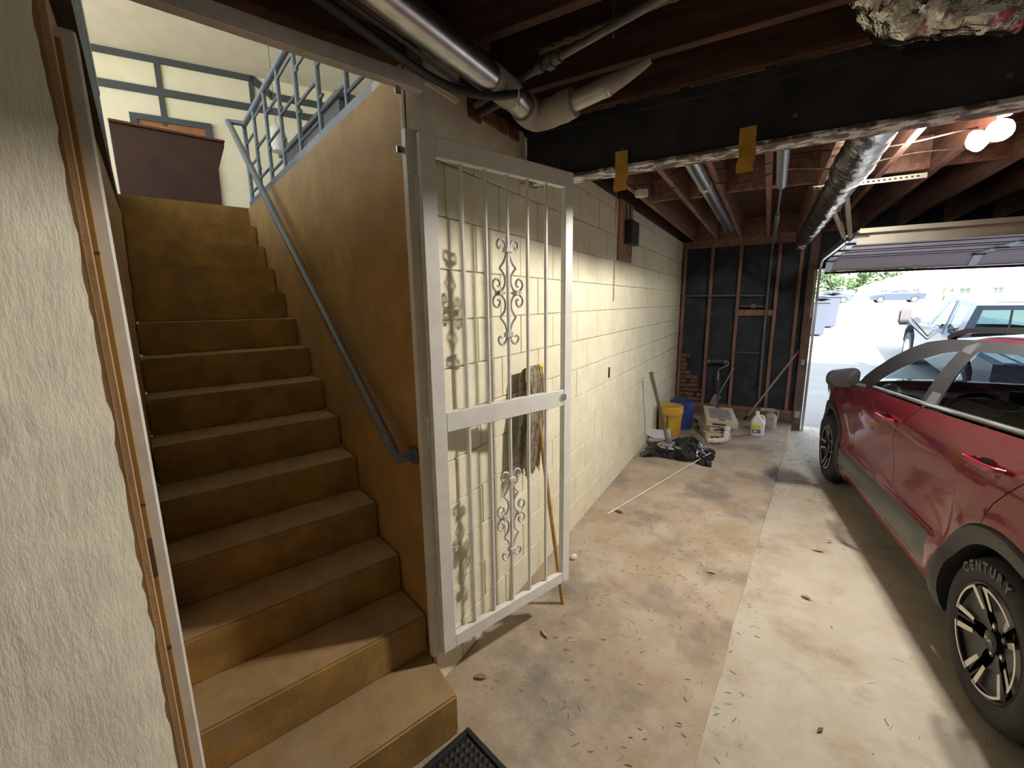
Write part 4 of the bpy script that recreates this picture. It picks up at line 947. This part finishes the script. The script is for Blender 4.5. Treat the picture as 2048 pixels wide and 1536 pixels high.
# interior
seatm = mat('dark_seat_fabric', (.03, .032, .036), .8)
def seat(d, y, wd):
    MB().box((d-.02, y-wd/2, .48), (d+.46, y+wd/2, .64)).build('seat_cushion', seatm, car, bevel=.04, seg=2)
    MB().prism([(d-.06, .60), (d+.07, .60), (d-.07, 1.13), (d-.17, 1.13)], lambda a, b: (a, y-wd/2, b), (0, wd, 0)).build('seat_back', seatm, car, bevel=.03, seg=2)
    for yy in ((y,) if wd < .8 else (y-.42, y+.42)): MB().box((d-.19, yy-.12, 1.16), (d-.09, yy+.12, 1.33)).build('headrest', seatm, car, bevel=.03, seg=2)
seat(.95, .37, .5); seat(.95, -.37, .5); seat(.02, 0, 1.25)
MB().prism([(1.62, .62), (1.62, .98), (1.78, 1.03), (2.12, 1.02), (2.12, .62)], lambda a, b: (a, -.72, b), (0, 1.44, 0)).build('dashboard', seatm, car, bevel=.03, seg=2)
MB().tube([(1.50+.06*math.sin(t), .37+.18*math.cos(t), .93+.165*math.sin(t)) for t in [k*PI/14 for k in range(28)]], .014, 8, closed=True).build('steering_wheel', dark, car, smooth=60)
m = MB(); m.box((1.60, .08, 1.03), (1.63, .20, 1.12)); m.tube([(1.66, .14, 1.0), (1.63, .14, 1.08)], .012, 8); m.build('phone_holder', dark, car, bevel=.008)
# wheels
def text_curve(s, size, ext=.001):
    c = bpy.data.curves.new('letter', 'FONT'); c.body = s; c.size = size; c.extrude = ext; c.align_x = 'CENTER'; c.align_y = 'CENTER'; return c
def text_mesh(c, parent):
    t = bpy.data.objects.new('letter', c); COL.objects.link(t); bpy.context.view_layer.update()
    me = bpy.data.meshes.new_from_object(t.evaluated_get(bpy.context.evaluated_depsgraph_get())); me.name = 'letter'
    bpy.data.objects.remove(t); bpy.data.curves.remove(c)
    if not me.materials: me.materials.append(lettergrey)
    return link('letter', me, parent)
def wheel(d0, sg, letters, rot):
    yo = sg*.888
    def T(r, a, o): return (d0+r*math.cos(a), yo+sg*o, HUB+r*math.sin(a))
    m = MB(); P_ = [(.222, -.03), (.226, -.004), (.236, .002), (.262, .006), (.295, .002), (.312, -.010), (.324, -.03), (.331, -.06), (.334, -.10), (.333, -.15), (.322, -.19), (.29, -.21), (.22, -.20)]
    m.grid(lambda a, b: T(P_[int(round(b*12))][0], a*2*PI, P_[int(round(b*12))][1]), 64, 12, cu=True)
    ty = m.build('tyre', tyre, car, smooth=45)
    g = MB()
    for k in range(72):
        a = 2*PI*k/72; g.bar(T(.334, a, -.07), T(.3345, a+.03, -.10), .004, .012)
    g.build('tread_groove', dark, ty)
    if letters:
        for i, ch in enumerate('CENTURY'):
            a = PI/2-.24+(i-3)*.172
            c = text_curve(ch, .056, .0008); c.materials.append(lettergrey); c.offset = .0028
            o = text_mesh(c, ty); r = .283
            up_ = Vector((math.cos(a), 0, math.sin(a))); out = Vector((0, 1, 0)); rt = up_.cross(out)
            mm = Matrix(((rt.x, up_.x, out.x, 0), (rt.y, up_.y, out.y, 0), (rt.z, up_.z, out.z, 0), (0, 0, 0, 1)))
            mm.translation = Vector(T(r, a, .0055)); o.matrix_local = mm
    m = MB(); R_ = [(.226, -.004), (.222, .0), (.214, -.004), (.210, -.03), (.205, -.16), (.10, -.165), (.0, -.16)]
    m.grid(lambda a, b: T(R_[int(round(b*6))][0], a*2*PI, R_[int(round(b*6))][1]), 48, 6, cu=True)
    rm = m.build('wheel', rimdark, car, smooth=40)
    for k in range(5):
        c = rot+2*PI*k/5
        def bl(a, b):
            hw = .50-.14*(1-a)-(.06 if a < .3 else 0); r = .05+a*.158; th = c+(2*b-1)*hw*(1 if a > .35 else .8)
            return T(r, th, -.035+.028*a-.012*(1-(2*b-1)**2)*(a if a < .8 else 1))
        MB().grid(bl, 10, 8).build('spoke', mat('spoke_grey', (.06, .061, .063), .35, .5), rm, smooth=50)
        for e in (-1, 1):
            def stp(a, b):
                r = .118+.09*a; w0 = .49*(1-.0*a); th = c+e*(w0-(.17-.06*a)*b*(.9+.1*a)); return T(r, th, -.016+.0215*a+.002)
            MB().grid(stp, 6, 3).build('silver_edge', rimsil, rm)
        MB().grid(lambda a, b: T(.198+.010*b, c+(2*a-1)*.49, .0075), 14, 1).build('silver_arc', rimsil, rm)
        th = rot+PI/5+2*PI*k/5
        MB().bar(T(.135, th, -.03), T(.208, th, -.002), .010, .008, up=Vector((0, 1, 0))).build('thin_spoke', rimsil if False else mat('spoke_grey', (.06, .061, .063), .35, .5), rm)
        m = MB(); m.tube([T(.058, th, -.06), T(.058, th, -.030)], .009, 8); m.build('wheel_nut', rimsil, rm, smooth=40)
        m = MB(); m.tube([T(.058, th, -.034), T(.058, th, -.033)], .017, 12); m.build('nut_well', dark, rm)
    m = MB(); m.tube([T(0, 0, -.06), T(0, 0, -.018), T(0, 0, -.014)], [.042, .042, .036], 24); cap = m.build('hub_cap', rimdark, rm, smooth=40)
    m = MB()
    for st_ in ([(-.026, -.008), (-.026, .008)], [(-.026, -.002), (-.010, .008), (-.010, -.008), (.004, .008), (.004, -.008)], [(.004, .008), (.014, .008), (.026, -.008)]):
        for p, q in zip(st_[:-1], st_[1:]): m.bar((d0-p[0]*sg, yo+sg*-.0125, HUB+p[1]), (d0-q[0]*sg, yo+sg*-.0125, HUB+q[1]), .002, .0032, up=Vector((0, 1, 0)) if False else Vector((0, 0, 1)))
    m.build('emblem', rimsil, cap if False else rm)
for d0 in (0, WB):
    for sg in (1, -1): wheel(d0, sg, d0 == 0 and sg == 1, .52)

# ================================================================= OUTSIDE
def gz(y): return interp(y, [7.0, 8.5, 10, 12, 14, 17, 21, 27, 34, 60, 80, 120], [-.10, -.09, -.02, .20, .48, .80, .98, 1.08, 1.14, 1.2, 1.3, 1.5])
ydr = [7.1, 8, 9, 10, 11, 12, 13, 14, 15.5, 17, 19, 22, 26, 34, 45, 56]
def strip_mesh(x0, x1, ys_, dz, nx=4):
    n = len(ys_)-1
    return MB().grid(lambda a, b: (x0(ys_[int(round(a*n))])+(x1(ys_[int(round(a*n))])-x0(ys_[int(round(a*n))]))*b, ys_[int(round(a*n))], gz(ys_[int(round(a*n))])+dz), n, nx)
struct(strip_mesh(lambda y: .25 if y < 9 else .25+(y-9)*.10, lambda y: 14, ydr, 0, 8).build('driveway', drive))
struct(strip_mesh(lambda y: -40, lambda y: 60, [56, 60, 66], .01).build('street', asphalt))
struct(strip_mesh(lambda y: -40, lambda y: 70, ydr+[60, 66, 80, 120], -.03, 20).build('lawn', grass))
struct(MB().box((-40, -14, -.25), (70, 7.0, -.17)).build('ground', grass))
struct(MB().box((-9, -.05, 2.15), (-3.1, 8, 2.29)).build('light_bounce_slab', mat('bounce_slab_pale', (.62, .60, .56), .85), None, loc=C0, rz=SRZ))  # unseen pale slab, added to bounce sunlight into the upstairs room
def far_wheel(p, x, y, r, wd):
    t = MB().tube([(x, y-wd/2, r), (x, y+wd/2, r)], r, 18).build('tyre', tyre, p, smooth=40)
    s_ = 1 if y > 0 else -1
    MB().tube([(x, y+s_*(wd/2), r), (x, y+s_*(wd/2+.012), r)], [r*.62, r*.55], 14).build('hub', mat('far_hub', (.45, .46, .48), .4, .6), p, smooth=40)
# compact pickup parked nose-out on the drive
tk = thing('pickup_truck', 'pale silver-blue compact pickup truck with towing mirrors, parked on the driveway', 'truck', (3.55, 11.25, gz(11.25)-.02))
tk.rotation_euler = (0, -.095, PI/2); tk.scale = (1, 1, 1.07)
tp_ = mat('silver_truck_paint', (.09, .11, .17), .35, .3, coat=.3); tg = truckglass
TH = .80
body = [(-2.75, .42), (-2.2, .40), (-2.15, .66), (-1.95, .80), (-1.55, .80), (-1.35, .66), (-1.30, .36), (1.02, .36), (1.06, .66), (1.25, .80), (1.65, .80), (1.84, .66), (1.88, .42), (2.42, .42), (2.5, .60), (2.48, .80), (2.36, .86), (.50, .92), (-1.12, .93), (-1.20, .88), (-2.75, .88)]
MB().prism(body, lambda a, b: (a, -TH, b), (0, 2*TH, 0)).build('body', tp_, tk, bevel=.025, seg=2)
MB().grid(lambda a, b: (2.36-1.86*a, (2*b-1)*.72, .865+.06*a+.05*(1-(2*b-1)**4)), 6, 10).build('bonnet', tp_, tk, smooth=50)
MB().box((-2.0, -.5, .3), (2.0, .5, .7)).build('chassis', dark, tk)
for i in range(7): MB().box((-2.70, -.66+i*.20, .881), (-1.25, -.66+i*.20+.14, .895)).build('bed_cover_rib', mat('bed_cover', (.50, .62, .66), .5), tk, bevel=.004)
def tl(z): return interp(z, [.92, 1.5], [.77, .60])
cab = [(.55, .92), (.16, 1.46), (.05, 1.50), (-1.05, 1.50), (-1.16, 1.45), (-1.20, .92)]
tw1 = [(.38, .97), (.08, 1.42), (-.25, 1.42), (-.36, .97)]; tw2 = [(-.52, .97), (-.40, 1.42), (-.90, 1.42), (-1.02, .97)]
for sg in (1, -1):
    sheet(lin(cab, 3), [lin(tw1, 3), lin(tw2, 3)], lambda d, z: (d, sg*tl(z), z), 'cab_side', tp_, tk)
    for w_ in (tw1, tw2): sheet(lin(w_, 3), [], lambda d, z: (d, sg*(tl(z)-.012), z), 'side_window', tg, tk)
    MB().bar((-.40, sg*(tl(.93)+.032), .45), (-.42, sg*(tl(.95)+.012), .95), .006, .012, up=Vector((1, 0, 0))).build('door_seam', dark, tk)
    MB().bar((-.42, sg*(tl(.95)+.008), .95), (-.30, sg*(tl(1.46)+.008), 1.47), .006, .014, up=Vector((1, 0, 0))).build('door_seam', dark, tk)
    mp_ = Vector((.28, sg*1.18, 1.13))
    MB().box((mp_.x-.04, mp_.y-.10, mp_.z-.15), (mp_.x+.04, mp_.y+.10, mp_.z+.15)).build('towing_mirror', mat('mirror_back', (.13, .12, .13), .5), tk, bevel=.03, seg=2)
    for z_ in (-.12, .0): MB().tube([mp_+Vector((0, -sg*.08, z_)), (.22, sg*.80, .72+.5*(z_+.12))], .010, 6).build('mirror_strut', dark, tk)
    MB().tube([Vector((.35, sg*.98, 1.04)), Vector((.37, sg*.98, 1.04))], .075, 18).build('round_mirror', mat('round_mirror_back', (.16, .20, .26), .3, .5), tk, smooth=40)
    MB().tube([(.36, sg*.98, 1.03), (.36, sg*.78, 1.0)], .008, 6).build('mirror_arm', dark, tk)
    for x in (1.45, -1.75): far_wheel(tk, x, sg*.70, .33, .22)
MB().grid(lambda a, b: (.53-.36*a, (2*b-1)*(tl(.95+.5*a)-.03), .95+.49*a), 4, 6).build('windscreen', tg, tk)
MB().grid(lambda a, b: (.16-1.31*a, (2*b-1)*.61, 1.475+.05*(1-(2*b-1)**4)+.02*math.sin(a*PI)), 14, 10).build('roof', mat('pale_truck_roof', (.40, .46, .48), .4), tk, smooth=50)
def rw(y, z): return (-1.20+(z-.92)*.08, y, z)
ro = [(-.77, .92), (.77, .92), (.61, 1.47), (-.61, 1.47)]; rh = [(-.62, 1.0), (.62, 1.0), (.53, 1.40), (-.53, 1.40)]
sheet(lin(ro, 4), [lin(rh, 4)], rw, 'cab_rear', tp_, tk); sheet(lin(rh, 4), [], lambda y, z: (rw(y, z)[0]+.01, y, z), 'rear_window', tg, tk)
MB().bar((-1.20, .2, 1.0), (-1.16, .2, 1.40), .02, .03, up=Vector((1, 0, 0))).build('window_bar', gloss, tk)
MB().box((-.75, -.62, .6), (-.1, .62, 1.0)).build('bench', dark, tk, bevel=.03)
MB().box((2.49, -.78, .42), (2.60, .78, .56)).build('front_bumper', mat('chrome_bumper', (.6, .6, .62), .2, 1), tk, bevel=.02)
MB().box((-2.88, -.78, .42), (-2.76, .78, .56)).build('rear_bumper', mat('chrome_bumper', (.6, .6, .62), .2, 1), tk, bevel=.02)
# cars parked along the street
def sedan(label, col, loc, rz):
    g = thing('street_car', label, 'car', loc, rz, 'cars parked along the street'); pm = mat('street_car_'+label.split()[0], col, .35, coat=.3)
    b = [(-2.25, .35), (-1.75, .30), (-1.68, .55), (-1.40, .68), (-1.12, .55), (-1.05, .25), (1.02, .25), (1.10, .55), (1.38, .68), (1.66, .55), (1.72, .28), (2.2, .32), (2.28, .55), (2.15, .76), (1.0, .92), (-1.5, .98), (-2.2, .95)]
    MB().prism(b, lambda a, z: (a, -.88, z), (0, 1.76, 0)).build('body', pm, g, bevel=.03, seg=2)
    MB().grid(lambda a, t: (lambda s: ((s[0]), (2*t-1)*s[2], s[1]))([(1.05, .92, .80), (.35, 1.36, .62), (-.1, 1.43, .60), (-.8, 1.40, .60), (-1.65, .97, .78)][int(round(a*4))]), 4, 6).build('roof', pm, g, smooth=30)
    for sg in (1, -1):
        sheet([(1.0, .93), (.35, 1.35), (-.1, 1.42), (-.8, 1.39), (-1.6, .98)], [], lambda d, z: (d, sg*(.87-(z-.93)*.52), z), 'side_frame', pm, g)
        for w_ in ([(.80, .97), (.32, 1.30), (-.12, 1.35), (-.2, .98)], [(-.28, .98), (-.20, 1.35), (-.75, 1.33), (-1.25, 1.01)]): sheet(w_, [], lambda d, z: (d, sg*(.88-(z-.93)*.52), z), 'side_window', mat('street_car_glass', (.03, .035, .04), .1), g)
        for x in (1.38, -1.40): far_wheel(g, x, sg*.78, .33, .2)
        MB().box((-2.27, sg*.82-.06, .72), (-2.15, sg*.82+.06, .86)).build('tail_lamp', mat('tail_lamp', (.5, .03, .03), .4), g)
sedan('dark-blue sedan parked at the kerb before the white house', (.03, .045, .075), (ony(1790, 600, 62).x, 62, gz(62)), PI)
sedan('slate-blue sedan parked at the kerb beside the bins', (.055, .075, .11), (ony(1655, 600, 62).x, 62.2, gz(62)), PI)
# bins
def wbin(label, p, rz):
    g = thing('wheeled_bin', label, 'trash bin', p, rz, 'bins beside the driveway'); bm2 = mat('grey_bin_plastic', (.06, .07, .10), .5)
    vs = []
    for z, w_ in ((.05, .17), (1.0, .22)): vs += [(-w_, -w_*1.1, z), (w_, -w_*1.1, z), (w_, w_*1.1, z), (-w_, w_*1.1, z)]
    MB().add(vs, [(0,3,2,1),(4,5,6,7),(0,1,5,4),(1,2,6,5),(2,3,7,6),(3,0,4,7)]).build('body', bm2, g, bevel=.02, seg=2)
    MB().grid(lambda a, b: (-.24+.48*a, -.27+.58*b, 1.0+.06*math.sin(PI*a)*.6+.05*(1-b)), 6, 4).build('lid', mat('bin_lid', (.08, .09, .12), .5), g, smooth=50)
    MB().box((-.24, -.27, .96), (.24, .30, 1.0)).build('rim', bm2, g, bevel=.01)
    MB().tube([(-.2, .34, .97), (.2, .34, .97)], .02, 8).build('grab_bar', bm2, g)
    for x in (-.2, .2): MB().tube([(x-.03, .19, .12), (x+.03, .19, .12)], .12, 14).build('bin_wheel', rubber, g, smooth=40)
for (qx, qy, Y, lab) in ((1629, 658, 15.5, 'grey wheeled bin closest to the door post'), (1653, 645, 17.0, 'grey wheeled bin behind the first bin')):
    p = ony(qx, qy, Y); wbin(lab, (p.x, Y, gz(Y)-.02), .35)
# white house across the street
HY = 78.0; hzb = gz(78)
hs = thing('white_house', 'long low white house with pale roof across the street', 'house', (0, HY, hzb))
hl = ony(1737, 573, HY); ez = hl.z-hzb
MB().box((hl.x+.5, 0, 0), (70, 12, ez)).build('wall', outwhite, hs)
rg = ony(1832, 545, HY+5)
m = MB(); m.add([(hl.x, -.8, ez-.05), (70, -.8, ez-.05), (70, 12.8, ez-.05), (hl.x, 12.8, ez-.05), (rg.x+1, 6, rg.z-hzb+.6), (62, 6, rg.z-hzb+.6)], [(0, 1, 5, 4), (1, 2, 5), (2, 3, 4, 5), (3, 0, 4), (0, 3, 2, 1)]); m.build('roof', mat('pale_roof', (.70, .66, .60), .85), hs)
MB().box((hl.x-.02, -.86, ez-.22), (70, -.80, ez-.02)).build('fascia', mat('fascia_grey', (.5, .46, .44), .7), hs)
for xa, ya, xb, yb, nm in ((1824, 588, 1840, 578, 0), (1985, 588, 2007, 574, 0), (1884, 594, 1908, 577, 1), (1917, 590, 1942, 576, 1), (1761, 585, 1776, 580, 0)):
    a = ony(xa, ya, HY-.02); b = ony(xb, yb, HY-.02)
    f_ = MB().box((a.x, -.08, a.z-hzb), (b.x, -.005, b.z-hzb)).build('window', mat('house_window_frame', (.72, .70, .66), .6) if not nm else mat('tan_bay_frame', (.50, .40, .32), .7), hs)
    n = 2
    for i in range(n):
        for k in range(2):
            dx = (b.x-a.x)/n; dz = (b.z-a.z)/2
            MB().box((a.x+dx*i+dx*.12, -.10, a.z-hzb+dz*k+dz*.1), (a.x+dx*(i+1)-dx*.12, -.081, a.z-hzb+dz*(k+1)-dz*.1)).build('pane', mat('house_pane', (.16, .20, .26), .2), f_)
# tree and shrub
def tree(label, p, h, r, n, trunk=True, name='leafy_tree', col=leafm):
    g = thing(name, label, 'tree' if trunk else 'shrub', p)
    MB().tube(smoothpts([(0, 0, 0), (.1, 0, h*.3), (0, .1, h*.6), (.2, 0, h*.85)], 4), [r*.10]*5+[r*.07]*8, 10).build('trunk', mat('bark', (.12, .08, .05), .9), g, smooth=60)
    m = MB(); random.seed(int(h*100))
    cl = [(random.gauss(0, r*.45), random.gauss(0, r*.45), h*.55+random.uniform(-.45, .45)*r*1.3, random.uniform(.25, .5)*r) for _ in range(16)]
    for i in range(n):
        c = random.choice(cl); d_ = Vector((random.gauss(0, 1), random.gauss(0, 1), random.gauss(0, 1))).normalized()*c[3]*random.uniform(.7, 1.05)
        c2 = Vector(c[:3])+d_; a = Vector((random.gauss(0, 1), random.gauss(0, 1), random.gauss(0, 1))).normalized()*r*.07; b = d_.cross(a).normalized()*r*.04
        m.add([c2-a, c2+b, c2+a, c2-b], [(0, 1, 2, 3)])
    stuff(m.build('foliage', col, g, fix=False))
tp1 = ony(1740, 590, 98); tree('tall leafy green tree standing behind the end of the white house', (tp1.x, 98, gz(98)), 11, 5.5, 6000)
tree('bushy green tree behind the slate-blue sedan', (ony(1655, 590, 104).x, 104, gz(104)), 8.0, 4.5, 4000)
sp1 = ony(1884, 605, 75); tree('low round shrub growing before the house window', (sp1.x, 75, gz(75)), 2.0, .7, 900, False, 'garden_shrub')
